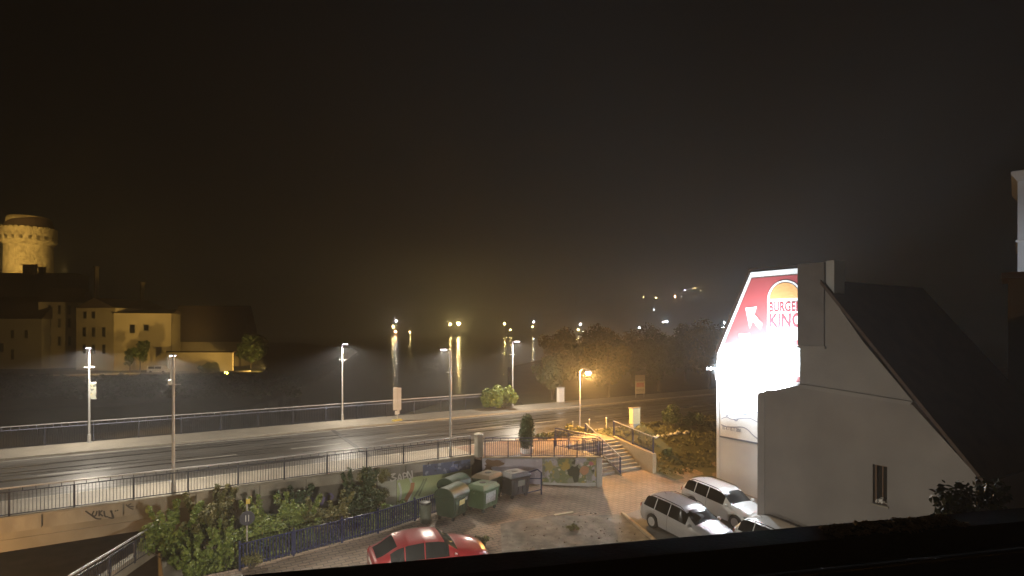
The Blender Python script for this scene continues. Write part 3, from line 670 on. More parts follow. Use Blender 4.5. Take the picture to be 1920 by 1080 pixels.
# ================================================================== CARS
def interp(keys, t):
    for (a, va), (b, vb) in zip(keys[:-1], keys[1:]):
        if t <= b:
            f = (t-a)/(b-a) if b > a else 0; f = f*f*(3-2*f)*0.35 + f*0.65; return va + (vb-va)*f
    return keys[-1][1]
def paint(name, c, metal=0.0, rough=0.32):
    return mat(name, c, rough, coat=0.8, metal=metal)
chrome = mat('chrome', (0.6,0.6,0.6), 0.15, metal=1.0)
head_m = mat('headlamp_glass', (0.55,0.56,0.58), 0.08, metal=0.7); tail_m = mat('tail_lens', (0.30,0.012,0.012), 0.15, coat=0.6)
plate_m = mat('number_plate', (0.65,0.65,0.62), 0.5)
def car(label, loc, head, L, W, H, pm, zt, rear_win, screen, pillars, rails=True, group=None):
    """lofted body: stations along the length, glass faces split off as parts. local +x is forward"""
    o = thing('parked_car', label, 'car', loc, head, group)
    slope = math.atan(0.09)*math.cos(head+math.pi/2)     # tilt with the car park
    hx, hy = math.cos(head), math.sin(head)
    fall = Vector((0,1,0.09)).normalized(); fw = Vector((hx,hy,0.09*hy)).normalized(); upv = Vector((0,-0.09,1)).normalized(); lf = upv.cross(fw).normalized(); fw = lf.cross(upv)
    o.rotation_euler = Matrix((fw,lf,upv)).transposed().to_euler()
    hw = W/2; wheelr = 0.325; xw = (L*-0.295, L*0.305)
    zs = [(0,.80),(.05,.93),(.3,.93),(.62,.90),(.74,.88),(.86,.78),(.96,.66),(1,.52)]
    wb = [(0,.80),(.04,.92),(.12,.985),(.3,1),(.75,1),(.88,.97),(.955,.86),(.985,.74),(1,.62)]
    wt = [(0,.66),(.08,.70),(.2,.74),(.5,.745),(.60,.74),(.74,.82),(.9,.72),(1,.55)]
    ts = sorted(set([round(i/76,4) for i in range(77)] + list(rear_win) + list(screen) + [q for ab in pillars for q in ab]))
    rings = []
    for t in ts:
        x = -L/2 + L*t; zb = 0.22
        for xc in xw:
            dx = abs(x-xc)
            if dx < 0.385: zb = max(zb, wheelr + math.sqrt(0.385**2-dx*dx) - 0.03)
        if t < .03 or t > .97: zb = max(zb, .30)
        b_, c_ = hw*interp(wb,t), hw*interp(wt,t); top = interp(zt,t)*H; s_ = min(interp(zs,t)*H/1.47, top-.06)
        zb = min(zb, s_-.1); cr = .035 if t < .62 else .05
        half = [(b_*.93,zb),(b_*.99,zb+(s_-zb)*.3),(b_*1.0,zb+(s_-zb)*.72),(b_*.965,s_),(b_*.965*.42+c_*.58,s_+(top-s_)*.55),(c_,top-.03*min(1,(top-s_)/.3)),(c_*.78,top+.005),(c_*.4,top+cr*.75),(0,top+cr)]
        rings.append([(x,y,z) for y,z in half] + [(x,-y,z) for y,z in half[-2::-1]])
    M_ = len(rings[0]); V = [v for r in rings for v in r]
    groups = {'body':[], 'windscreen':[], 'rear_window':[]}; nwin = len(pillars)
    for i in range(len(ts)-1):
        tm = (ts[i]+ts[i+1])/2
        for j in range(M_-1):
            f = (i*M_+j, i*M_+j+1, (i+1)*M_+j+1, (i+1)*M_+j); jj = min(j, M_-2-j); g_ = 'body'
            if jj in (6,7) or (jj == 5 and False):
                if screen[0] < tm < screen[1]: g_ = 'windscreen'
                elif rear_win[0] < tm < rear_win[1]: g_ = 'rear_window'
            if jj == 5 and (screen[0]+.01 < tm < screen[1]): g_ = 'windscreen'
            if jj in (3,4):
                for k,(a,b) in enumerate(pillars):
                    if a < tm < b: g_ = ('side_window', k, j < M_//2)
            groups.setdefault(g_, []).append(f)
    nlast = (len(ts)-1)*M_
    groups['body'] += [tuple(range(M_-1,-1,-1)), tuple(nlast+j for j in range(M_))]
    for g_, fs in groups.items():
        if not fs: continue
        used = sorted({v for f in fs for v in f}); mp = {v:i for i,v in enumerate(used)}
        mb = MB(); mb.add([V[v] for v in used], [tuple(mp[v] for v in f) for f in fs])
        nm = g_ if isinstance(g_, str) else 'side_window'
        mb.build(nm, pm if nm == 'body' else glass_dark, o, smooth=True)
    m = MB(); m.box(-L*.46, L*.46, -hw*.80, hw*.80, .20, .62); m.build('underbody', black_m, o)
    for t_ in [pillars[0][0]-.015] + [ab[1]+.006 for ab in pillars[:-1]] :
        i = min(range(len(ts)), key=lambda q: abs(ts[q]-t_))
        for sgn in (0,1):
            idx = range(0,4) if not sgn else range(M_-1,M_-5,-1)
            pts = [Vector(rings[i][j]) + Vector((0,(.004 if not sgn else -.004),0)) for j in idx]
            m = MB(); m.tube(pts, .006, 4); m.build('door_seam', black_m, o)
    for xc in xw:
        for sgn in (-1,1):
            w_ = MB(); y = sgn*(hw-.11)
            w_.lathe([(.20,-.10),(.29,-.105),(.32,-.08),(.325,0),(.32,.08),(.29,.105),(.20,.10)], 22, (xc,y,wheelr), 'y', cap=False); wh = w_.build('tyre', rubber, o, smooth=True)
            r_ = MB(); yo = y+sgn*.075; r_.lathe([(.03,-.03),(.205,-.03),(.215,.03),(.19,.03),(.18,.0),(.03,.0)], 20, (xc,yo,wheelr), 'y'); 
            for k in range(5):
                a = 2*math.pi*k/5+.3; r_.bar((xc,yo+sgn*.02,wheelr),(xc+.19*math.cos(a),yo+sgn*.02,wheelr+.19*math.sin(a)),.05,.03,(0,1,0))
            r_.build('rim', galv, wh)
    zf = interp(zs,.95)*H/1.47
    for sgn in (-1,1):
        m = MB(); m.add([(L*.462,sgn*hw*.86,zf-.02),(L*.487,sgn*hw*.58,zf-.05),(L*.488,sgn*hw*.56,zf+.05),(L*.455,sgn*hw*.72,zf+.085),(L*.405,sgn*hw*.945,zf+.075),(L*.408,sgn*hw*.965,zf+.015)],[tuple(range(6)) if sgn<0 else tuple(range(5,-1,-1))])
        m.v += [(x-.05,y*.93,z) for x,y,z in m.v[:6]]; m.f += [(i,(i+1)%6,6+(i+1)%6,6+i) for i in range(6)]
        m.build('headlight', head_m, o)
        m = MB(); m.obox((-L*.480,sgn*hw*.74,.82*H/1.47), .055,.13,.085,-sgn*.45); m.build('tail_light', tail_m, o, bevel=.015)
        xm = -L/2+L*(screen[1]-.035); m = MB(); m.obox((xm,sgn*(hw+.09),.98*H/1.47), .06,.10,.065); mm = m.build('mirror', pm, o, bevel=.03)
        m = MB(); m.bar((xm,sgn*(hw-.08),.93*H/1.47),(xm,sgn*(hw+.03),.95*H/1.47),.04); m.build('mirror_arm', black_m, mm)
        for t_ in [ab[0]+.02 for ab in pillars[1:]]:
            xh = -L/2+L*t_; m = MB(); m.bar((xh-.09,sgn*(hw+.004),.80*H/1.47),(xh+.09,sgn*(hw+.004),.80*H/1.47),.03,.025); m.build('door_handle', pm, o)
        if rails:
            pts = [(-L/2+L*t, sgn*hw*interp(wt,t)*.97, interp(zt,t)*H+.045+(0 if .17<t<.54 else -.05)) for t in (.13,.18,.3,.42,.52,.57)]
            m = MB(); m.tube(pts,.018,6); m.build('roof_rail', black_m, o)
    m = MB(); m.obox((L*.497,0,.56), .012,hw*.42,.07); m.build('grille', black_m, o)
    m = MB(); m.obox((L*.492,0,.33), .02,hw*.55,.055); m.build('air_intake', black_m, o)
    for x in (L*.506,-L*.502):
        m = MB(); m.obox((x,0,.44 if x>0 else .72), .008,.26,.055); m.build('number_plate', plate_m, o)
    m = MB(); m.tube([(-L*.30,0,H+.02),(-L*.335,0,H+.13)],.008,5,.004); m.build('aerial', black_m, o)
    return o
estate = [(0,.56),(.012,.66),(.10,.945),(.16,.985),(.35,1.0),(.52,.99),(.585,.955),(.735,.695),(.80,.665),(.92,.595),(.975,.52),(1,.41)]
suv = [(0,.56),(.02,.66),(.06,.70),(.20,.925),(.28,.975),(.42,1.0),(.52,.985),(.575,.95),(.70,.715),(.78,.685),(.92,.60),(.975,.52),(1,.42)]
win = [(.07,.222),(.232,.402),(.412,.635)]
winS = [(.13,.24),(.25,.405),(.415,.615)]
red_p = paint('red_paint', (0.30,0.012,0.018)); silver_p = paint('silver_paint', (0.42,0.42,0.43), 0.35); whitec_p = paint('white_car_paint', (0.66,0.67,0.66)); pale_p = paint('pale_car_paint', (0.55,0.58,0.58))
def park(x, y): return (x, y, gz(y)+0.008)
car('glossy red crossover parked by the blue picket fence', park(9.45,20.55), R(-10), 4.45, 1.84, 1.50, red_p, suv, (.03,.19), (.575,.695), winS, rails=False)
car('silver estate car parked beside the gravel patch', park(21.15,18.25), R(-91), 4.6, 1.80, 1.48, silver_p, estate, (.02,.10), (.59,.73), win)
car('white estate car with its nose behind the grey house corner', park(24.75,19.05), R(-92), 4.4, 1.76, 1.48, whitec_p, estate, (.02,.10), (.59,.73), win)
car('pale estate car parked along the grey house wall', park(22.75,14.3), R(-90), 4.5, 1.78, 1.50, pale_p, estate, (.02,.10), (.59,.73), win)
kb = thing('parking_kerb', 'long ochre kerb between the gravel patch and the silver car', 'kerb', (19.7,19.8,gz(19.8)))
m = MB()
a_, b_ = Vector((20.25,21.5,gz(21.5)+.05))-kb.location, Vector((19.2,17.9,gz(17.9)+.05))-kb.location
for i in range(4): m = MB(); m.bar(a_+(b_-a_)*(i/4+.004), a_+(b_-a_)*((i+1)/4-.004), .16,.13); m.build('kerb_stone', mat('ochre_stone',(0.32,0.24,0.15),.8,(0.42,0.33,0.22),3), kb, bevel=.015)
pl2 = thing('loose_plank', 'pale plank lying at the edge of the gravel patch', 'plank', (17.6,22.75,gz(22.75)+.03)); m = MB(); m.obox((0,0,0),.55,.08,.02,.0); m.build('board', mat('pale_wood',(0.45,0.40,0.30),.7), pl2); pl2.rotation_euler=(0.09,0,-.1)
db = MB()
for _ in range(260):
    t = random.random(); x, y = random.uniform(12.5,19.4), random.uniform(16.5,22.3); s_ = random.uniform(.01,.05)
    db.obox((x,y,gz(y)+s_*.4), s_, s_*random.uniform(.5,1), s_*.5, random.random()*3, .6)
stuff(tag(db.build('rubble', mat('rubble',(0.10,0.085,0.07),.9,(0.30,0.26,0.21),3)), 'scattered stones and debris on the gravel patch', 'rubble'))

# ================================================================== HOUSE WITH THE LIT ADVERT
HX, SX = 24.0, 28.7
plaster = mat('grey_plaster', (0.20,0.19,0.185), 0.9, (0.27,0.255,0.245), 0.6, 0.3, bscale=9)
plaster2 = mat('upper_plaster', (0.23,0.22,0.215), 0.9, (0.29,0.28,0.27), 0.6, 0.3, bscale=9)
pale_wall = mat('pale_plaster', (0.42,0.44,0.46), 0.85, (0.50,0.52,0.53), 0.8, 0.2, bscale=9)
hs_ = thing('gabled_house', 'grey plastered gabled house with chimney and one small window', 'house', (HX+4,12.5,-2.7))
ks = []
m = MB(); m.xprism([(16.56,-3.2),(16.56,4.25),(14.62,4.75),(13.9,4.72),(10.3,4.45),(8.31,2.23),(8.31,-3.2)], HX, HX+0.35)
front = m.build('front_wall', plaster)
# window opening cut through the front wall
cut = MB(); cut.box(HX-1, HX+1, 11.10, 11.62, 0.45, 1.95); cu = cut.build('cutter', plaster)
bo = front.modifiers.new('b','BOOLEAN'); bo.operation = 'DIFFERENCE'; bo.object = cu; bo.solver = 'EXACT'
bpy.context.view_layer.update(); dg = bpy.context.evaluated_depsgraph_get(); nm = bpy.data.meshes.new_from_object(front.evaluated_get(dg)); front.modifiers.clear(); front.data = nm
bpy.data.objects.remove(cu, do_unlink=True)
ks.append(front)
m = MB(); m.xprism([(14.62,4.752),(14.62,8.95),(13.6,8.95),(13.2,8.42),(12.04,6.70),(10.25,4.50),(13.9,4.74)], HX+0.07, HX+0.35); ks.append(m.build('gable_wall', plaster2))
m = MB(); m.xprism([(14.62,4.64),(14.62,4.80),(13.9,4.77),(10.22,4.50),(10.3,4.36)], HX-0.05, HX+0.06); ks.append(m.build('ledge', plaster2))
m = MB(); m.box(HX+0.35, HX+9, 8.35, 14.5, -3.2, 2.1); ks.append(m.build('side_wall', plaster))
m = MB(); m.box(HX+.35, SX+.2, 14.55, 16.5, -3.2, 3.3); ks.append(m.build('low_wing', pale_wall))
m = MB(); m.box(HX-0.02, HX+.5, 16.25, 16.60, -3.2, 4.2); ks.append(m.build('corner_strip', plaster2))
a_, b_ = (13.62,9.02),(8.05,1.95)
m = MB(); m.xprism([a_,b_,(8.0,2.06),(13.62,9.2)], HX-0.12, HX+9); ks.append(m.build('roof', roof_dark))
m = MB(); m.xprism([(14.62,4.9),(14.62,9.1),(13.62,9.2),(13.62,9.02),(14.0,4.9)], HX+.36, HX+4.6); ks.append(m.build('party_wall', plaster2))
chm = mat('chimney_render',(0.17,0.165,0.17),.9,(0.22,0.215,0.22),1.5)
m = MB(); m.box(HX-0.03, HX+1.0, 13.52, 14.66, 6.45, 9.93); ch = m.build('chimney', chm); ks.append(ch)
m = MB(); m.box(HX+0.1, HX+.9, 13.16, 13.50, 7.9, 9.98); cs = m.build('flue', pale_wall); ks.append(cs)
m = MB(); m.box(HX-.06, HX+1.03, 13.46, 14.70, 6.34, 6.44); ks.append(m.build('chimney_foot', plaster2))
# window: reveal, frame, pane, sill
m = MB()
for b in ((11.10,11.15,.45,1.95),(11.57,11.62,.45,1.95),(11.151,11.569,1.89,1.95),(11.151,11.569,.45,.51),(11.33,11.37,.511,1.889)): m.box(HX+.20,HX+.27,*b)
wf = m.build('window', mat('brown_frame',(0.14,0.08,0.045),.6)); ks.append(wf)
m = MB(); m.box(HX+.23,HX+.24,11.14,11.58,.5,1.9); pn = m.build('pane', glass_dark)
m = MB(); m.box(HX-.07,HX+.19,11.04,11.68,.39,.447); sl = m.build('sill', concrete)
reparent(hs_, *ks)
bpy.context.view_layer.update()
for c_ in (pn, sl): c_.parent = wf; c_.matrix_parent_inverse = wf.matrix_world.inverted()
cl = thing('white_cloth', 'crumpled white cloth lying on the small window sill', 'cloth', (HX+.04,11.33,.445))
m = MB(); nn=9
vs=[(random.uniform(-.015,.015)+(i/nn-.5)*.2, (j/nn-.5)*.42-.03, .03+abs(random.gauss(.13,.08))*(1-abs(j/nn-.5))) for i in range(nn+1) for j in range(nn+1)]
m.add(vs,[(i*(nn+1)+j,i*(nn+1)+j+1,(i+1)*(nn+1)+j+1,(i+1)*(nn+1)+j) for i in range(nn) for j in range(nn)]); m.build('folds', white_p, cl, smooth=True)

# taller neighbour carrying the advert
nb_ = thing('neighbouring_house', 'pale house with steep gable behind the grey house, carrying the floodlit advert', 'house', (SX+4,19,-2.6))
prof = [(22.5,-3.2),(22.5,5.72),(20.27,10.30),(17.2,10.30),(15.75,8.6),(14.3,6.6),(14.3,-3.2)]
m = MB(); m.xprism(prof, SX, SX+0.5); o1 = m.build('gable_wall', pale_wall)
m = MB(); m.box(SX+.5, SX+9, 14.4, 22.4, -3.2, 5.0); o4 = m.build('house_body', pale_wall)
m = MB(); m.xprism([(22.62,5.66),(20.33,10.36),(17.2,10.36),(17.2,10.5),(20.42,10.5),(22.75,5.76)], SX+0.06, SX+0.56); o2 = m.build('roof', roof_dark)
m = MB(); m.box(SX-.02, SX+.3, 22.36, 22.54, -3.2, 5.6); o3 = m.build('corner_strip', mat('pale_strip',(0.55,0.57,0.57),.8))
m = MB(); m.xprism([(22.6,5.02),(14.3,5.02),(18.2,7.6)], SX+.52, SX+9); o5 = m.build('house_roof', roof_dark)
reparent(nb_, o1, o2, o3, o4, o5)
ad = thing('advert_board', 'red advert board with white arrows and burger restaurant logo', 'billboard', (SX-.08,19.8,4.35))
bx = SX-0.06
red_ad = mat('advert_red', (0.21,0.030,0.032), 0.6); white_ad = mat('advert_white', (0.52,0.53,0.53), 0.6); orange_ad = mat('advert_orange',(0.40,0.19,0.06),.6); redtxt = mat('advert_text',(0.20,0.02,0.03),.6)
ks=[]
m = MB(); m.xprism([(22.46,4.35),(22.46,5.70),(20.25,10.26),(17.0,10.26),(17.0,4.35)], bx, SX-.005); ks.append(m.build('panel', white_ad))
m = MB(); m.xprism([(21.97,6.30),(20.18,9.93),(17.1,9.93),(17.1,6.30)], bx-.012, bx-.002); ks.append(m.build('red_field', red_ad))  # red stops early: overexposed lower board coloured white, for cool bounce light
m = MB(); m.box(bx-.012, bx-.002, 17.1, 22.28, 4.42, 4.72); ks.append(m.build('red_stripe', red_ad))
cy = 18.22; hw_ = .99; zt_ = 8.72
arc = [(cy+hw_*math.cos(a), zt_+.98*math.sin(a)) for a in np.linspace(0,math.pi,24)]
m = MB(); m.xprism(arc+[(cy-hw_,6.6),(cy+hw_,6.6)], bx-.024, bx-.014); ks.append(m.build('logo_panel', white_ad))
arc = [(cy+(hw_-.14)*math.cos(a), zt_+.02+.83*math.sin(a)) for a in np.linspace(0,math.pi,24)]
m = MB(); m.xprism(arc, bx-.034, bx-.026); ks.append(m.build('logo_bun', orange_ad))
def px_poly(pts): return [(at_x(x,y,bx-.03).y, at_x(x,y,bx-.03).z) for x,y in pts]
ar = px_poly([(1397.5,577.3),(1418.5,574.8),(1414,589.6),(1429,606.7),(1425,617.8),(1410.4,600.7),(1405.6,614.8)])
m = MB(); m.xprism(ar, bx-.024, bx-.014); ks.append(m.build('arrow', white_ad))
m = MB(); m.xprism([(y+.42,z-1.45) for y,z in ar], bx-.024, bx-.014); ks.append(m.build('arrow', white_ad))
def text(name, body, y_left, z, size, width, m, x, bold=.012):
    cu = bpy.data.curves.new(name,'FONT'); cu.body = body; cu.size = size; cu.extrude = .004; cu.offset = bold; cu.materials.append(m)
    t = bpy.data.objects.new(name, cu); col.objects.link(t); bpy.context.view_layer.update()
    sx = width/max(t.dimensions.x,1e-3)
    dg_ = bpy.context.evaluated_depsgraph_get(); me_ = bpy.data.meshes.new_from_object(t.evaluated_get(dg_)); bpy.data.objects.remove(t, do_unlink=True); t = link(name, me_)
    t.matrix_world = Matrix(((0,0,-1,x),(-1,0,0,y_left),(0,1,0,z),(0,0,0,1))) @ Matrix.Diagonal((sx,1,1,1))
    return t
ks.append(text('lettering','BURGER',cy+hw_-.09,8.07,.70,1.80,redtxt,bx-.030,.015))
ks.append(text('lettering','KING',cy+hw_-.09,7.26,.98,1.80,redtxt,bx-.030,.028))
reparent(ad,*ks)
ps = thing('event_poster', 'white event banner with line drawing and dates below the red advert', 'poster', (SX-.05,20.3,.95))
ks=[]
m = MB(); m.box(SX-.045,SX-.006,17.4,22.26,.95,4.25); ks.append(m.build('sheet', mat('poster_sheet',(0.60,0.61,0.60),.6,(0.66,0.66,0.64),1)))
m = MB(); m.box(SX-.06,SX-.006,17.4,22.30,.86,.945); ks.append(m.build('bottom_bar', mat('bar_grey',(0.10,0.12,0.16),.6)))
ink = mat('poster_ink',(0.20,0.22,0.28),.6); px_ = SX-.049
def pl_stroke(mb, pts, wd): ribbon(mb, smooth_pts([at_x(x,y,px_) for x,y in pts],6), wd, (-1,0,0))
m = MB()
for pts,wd in (([(1352,796),(1362,800),(1378,801),(1392,801),(1402,806),(1412,816),(1421,823)],.06), ([(1359,765),(1366,771),(1376,777),(1388,778),(1400,775),(1412,772),(1421,774)],.07), ([(1353,785),(1362,782),(1372,786),(1386,785),(1404,784),(1414,788),(1421,792)],.05),
               ([(1361,780),(1366,779)],.07),([(1394,777),(1402,778),(1413,778)],.06),([(1376,786),(1380,789),(1384,786)],.07)): pl_stroke(m,pts,wd)
ks.append(m.build('line_drawing', ink))
ks.append(text('date_lettering','15. 4. - 15. 7. 2026',22.12,1.36,.26,1.22,ink,px_,.006))
reparent(ps,*ks)
def advert_flood(label, root, head, target, power, an=150):
    o = thing('advert_floodlight', label, 'floodlight', root); r_ = Vector(root); h_ = Vector(head)-r_; t_ = Vector(target)-r_
    m = MB(); m.tube([(0,0,0),(h_.x*.1,h_.y*.1,h_.z),h_], .025, 8); m.build('bracket', galv, o)
    m = MB(); m.obox(h_, .10,.12,.08,.4); m.build('housing', galv, o, bevel=.02)
    dd = (t_-h_).normalized(); m = MB(); m.tube([h_+dd*.10, h_+dd*.15], .07, 12); m.build('lens', emat('flood_lens',(.85,.93,1.0),120.0), o)
    spot('flood_light', h_+dd*.2, t_, power, COOL, an, .8, .10, o)
advert_flood('floodlight on a bracket from the low wing below the advert', (27.2,16.6,3.3), (27.35,18.35,3.95), (SX,19.7,5.3), 19000, 158)
advert_flood('floodlight on an arm at the outer corner of the advert wall', (28.66,22.56,4.2), (28.15,22.66,4.85), (SX,21.0,4.9), 7500, 155)

# ================================================================== ROADSIDE THINGS ACROSS THE ROAD
hedge = bush('round_hedge','rounded bright green hedge at the end of the river railing','hedge',(27.6,44.9,0),2.7,1.3,2.0,7000,.12,leaf_a)
ts_ = thing('temporary_sign', 'back of a temporary road sign on a yellow plastic foot', 'sign', (17.2,43.3,0), R(18))
m = MB(); m.obox((0,0,.06),.42,.2,.06,0,.85); m.build('foot', mat('yellow_plastic',(0.50,0.40,0.08),.6), ts_, bevel=.02)
m = MB(); m.box(-.03,.03,-.03,.03,.1,2.6); m.build('post', galv, ts_)
m = MB(); m.box(-.40,-.005,-.02,.0,.85,2.62); m.build('sign_plate', mat('alu_back',(0.50,0.50,0.50),.5), ts_)
m = MB(); m.box(.005,.40,-.02,.0,.80,2.55); m.build('sign_plate', mat('alu_back2',(0.46,0.45,0.46),.5), ts_)
m = MB(); m.box(-.22,.22,-.024,-.004,.50,.79); m.build('lower_plate', MATS['alu_back'], ts_)
for z in (1.1,1.75,2.4): m = MB(); m.bar((-.38,-.03,z),(.38,-.03,z),.03,.02); m.build('clamp_bar', galv, ts_)
q = at_y(1051,755,45.2); cbn = thing('switch_cabinet','white switch cabinet standing on the far pavement','cabinet',(q.x,45.2,0))
m = MB(); m.box(-.32,.32,-.2,.2,.1,1.42); b_=m.build('housing', white_p, cbn, bevel=.015)
m = MB(); m.box(-.36,.36,-.24,.24,1.43,1.5); m.build('roof', mat('cabinet_grey',(0.35,0.35,0.34),.6), cbn)
m = MB(); m.box(-.34,.34,-.22,.22,0,.095); m.build('plinth', concrete, cbn)
for x in (-.155,.155): m=MB(); m.box(x-.145,x+.145,-.212,-.203,.14,1.38); m.build('door', white_p, cbn)
q = at_y(1190,800,31.0); cb2 = thing('ochre_cabinet','ochre utility cabinet on a plinth by the grass verge','cabinet',(q.x,31.0,-0.02))
m = MB(); m.box(-.38,.38,-.18,.18,.32,1.42); m.build('housing', mat('ochre_cab',(0.42,0.33,0.17),.7,(0.48,0.38,0.21),3), cb2, bevel=.015)
m = MB(); m.box(-.42,.42,-.22,.22,1.425,1.49); m.build('roof', mat('ochre_roof',(0.20,0.17,0.12),.7), cb2)
m = MB(); m.box(-.30,.36,-.17,.17,-.1,.315); m.build('plinth', concrete, cb2)
m = MB(); m.box(-.35,.0-.01,-.19,-.182,.36,1.38); m.build('door', MATS['ochre_cab'], cb2); m = MB(); m.box(.01,.35,-.19,-.182,.36,1.38); m.build('door', MATS['ochre_cab'], cb2)
q = at_y(1200,740,44.2); bb = thing('roadside_board','framed printed board on two posts beyond the road','sign',(q.x,44.2,0),R(-20))
z0,z1 = at_y(1200,738,44.2).z, at_y(1200,703,44.2).z
for x in (-.45,.45): m=MB(); m.tube([(x,0.04,-.3),(x,0.04,z1)],.035,8); m.build('post', galv, bb)
m = MB(); m.box(-.55,.55,-.03,.0,z0,z1-.66); m.build('board', mat('board_cream',(0.48,0.42,0.30),.6), bb)
m = MB(); m.box(-.55,.55,-.03,.0,z1-.6,z1); m.build('board', mat('board_brown',(0.22,0.18,0.13),.6), bb)
m = MB(); m.box(-.42,.42,-.036,-.031,z1-1.25,z1-.80); m.build('print', mat('board_red',(0.42,0.10,0.07),.6,(0.5,0.3,0.2),7), bb)
m = MB(); 
for z in (z0+.15,z0+.3,z0+.42): m.box(-.45,.45,-.036,-.031,z,z+.05)
m.build('print', mat('board_ink',(0.15,0.12,0.08),.6), bb)
for i,(x,y) in enumerate(((1074,800),(1105,797),(1137,795))):
    q = at_y(x,y,31.4); sk = thing('marker_stake','thin pale stake in the grass behind the stairs','stake',(q.x,31.4,0),0,'stakes behind the stairs')
    m = MB(); m.obox((0,0,.38),.03,.03,.44); m.build('stake', mat('stake_wood',(0.42,0.36,0.20),.7), sk); m = MB(); m.obox((0,0,.86),.036,.036,.03); m.build('cap', white_p, sk)
# pale stones along the verge path
for i in range(9):
    x = 30.2+i*.42+random.uniform(-.06,.06); y = 28.9+random.uniform(-.12,.1)
    s_ = thing('verge_stone','pale stone in the row across the grass verge','stone',(x,y,verge_z(x,y)+.02),random.random()*3,'stones across the verge')
    m = MB(); m.lathe([(.06,-.05),(.17,0),(.15,.09),(.06,.14)],9); 
    m.v=[(a*random.uniform(.8,1.2),b*random.uniform(.8,1.2),c) for a,b,c in m.v]; m.build('boulder', mat('pale_stone',(0.42,0.40,0.34),.8,(0.52,0.50,0.44),4), s_, smooth=True)
# grass tufts
pts=[]
for _ in range(900):
    x=random.uniform(26.9,44); y=random.uniform(24.5,31.7); pts.append((x,y,verge_z(x,y)+.06,.16))
for _ in range(160):
    x=random.uniform(22.3,26.6); y=random.uniform(30.9,31.8); pts.append((x,y,.08,.2))
gt = leaves('grass_tufts', grass_m, pts, 1, 16000, .09, up=0.0); stuff(tag(gt,'dry grass tufts on the verge by the stairs','grass'))
def bush_at(x,y,Y,r,h,mm,lb,cnt): q=at_y(x,y,Y); z = verge_z(q.x,Y)+.03 if Y<31.86 else 0; bush('dark_shrub',lb,'shrub',(q.x,Y,z),r,r*.8,h,cnt,.09,mm,'shrubs on the verge')
bush_at(1262,780,30.0,.9,1.5,leaf_b,'dark pointed shrub beside the verge stones',2600)
bush_at(1300,785,29.5,1.0,1.1,leaf_b,'low dark shrub near the pale house',2200)
bush_at(1253,850,26.8,.5,.5,leaf_b,'small shrub at the foot of the stair cheek wall',900)
bush_at(1075,808,31.2,.8,.7,leaf_c,'straw-coloured shrub behind the plaza railing',1600)
# trees beyond the road
tl = [(1035,62,5.5,2.6),(1085,68,6.5,3.2),(1140,64,6.2,3.4),(1185,76,6.5,3.6),(1235,70,6.8,3.6),(1285,82,8,4.4),(1330,72,8.5,4),(1120,95,7.5,5),(1050,100,7,4.5),(1210,110,8,5.5)]
tlab = ['dark tree at the river end of the tree row','tree behind the switch cabinet','tall tree behind the park lamp','dark tree left of the printed board','dense tree behind the printed board','broad tree at the bend of the road','tree rising beside the pale house gable','big tree in the second row behind the park lamp','dark tree by the water behind the row','big tree closing the view along the road']
for (x,k,h_,cr),lb_ in zip(tl,tlab):
    X_,Y_ = polar(x,k); tree('broadleaf_tree',lb_,(X_,Y_,-.35),h_,cr,h_*.75,5200,.22,leaf_b if x%2 else leaf_c,'trees beyond the road')
X_,Y_ = polar(975,70); 
# dark tree in front of the house, right
q = at_d(1850,940,12.5); tree('garden_tree','dark leafy tree overlapping the low corner of the grey house',(q.x,q.y,-2.9),7.0,1.5,3.2,5200,.085,leaf_b,trunk_r=.11)

# ================================================================== ROOF EDGE BELOW THE CAMERA
e0, e1 = at_z(200,1101,4.9), at_z(2100,936,4.9); ev = (e1-e0).normalized(); en = Vector((ev.y,-ev.x,0))
if en.dot(Vector((0,0,0))-e0) < 0: en = -en
rf = thing('roof_edge','dark felted roof edge with leaf litter in front of the car park','roof',(e0.x,e0.y,4.6))
felt = mat('roof_felt',(0.012,0.012,0.012),.9,(0.022,0.02,0.018),3,.5)
m = MB(); m.add([e0-Vector((0,0,.25)),e1-Vector((0,0,.25)),e1+en*.42-Vector((0,0,.25)),e0+en*.42-Vector((0,0,.25)),e0,e1,e1+en*.42,e0+en*.42],[(3,2,1,0),(4,5,6,7),(0,1,5,4),(1,2,6,5),(2,3,7,6),(3,0,4,7)]); o1=m.build('coping', felt)
m = MB(); L0=Vector((0,0,-.28)); m.add([e0+en*.3+L0,e1+en*.3+L0,e1+en*3.2+Vector((0,0,.0)),e0+en*3.2+Vector((0,0,.0))],[(0,1,2,3)]); m.v+= [(x,y,z-.15) for x,y,z in m.v[:4]]; m.f+=[(4,5,6,7)]+[(i,(i+1)%4,4+(i+1)%4,4+i) for i in range(4)]; o2=m.build('roof_felt', felt)
m = MB(); m.add([e0-Vector((0,0,7.5))+en*.1,e1-Vector((0,0,7.5))+en*.1,e1-Vector((0,0,.26))+en*.1,e0-Vector((0,0,.26))+en*.1],[(0,1,2,3)]); m.v+=[tuple(Vector(v)+en*.3) for v in m.v[:4]]; m.f+=[(4,5,6,7)]+[(i,(i+1)%4,4+(i+1)%4,4+i) for i in range(4)]; o3=m.build('wall', felt)
reparent(rf,o1,o2,o3)
ct=[]
for _ in range(120):
    t=random.uniform(.60,.75); s_=random.uniform(.05,.4); q=e0+(e1-e0)*t+en*s_; ct.append((q.x,q.y,q.z+.015,.05))
ll=leaves('leaf_litter', mat('dry_leaves',(0.30,0.22,0.14),.9,(0.55,0.44,0.30),island=True), ct,1,1500,.03,up=1.5,flat=.25); stuff(tag(ll,'dry leaf litter lying on the roof edge','leaves'))

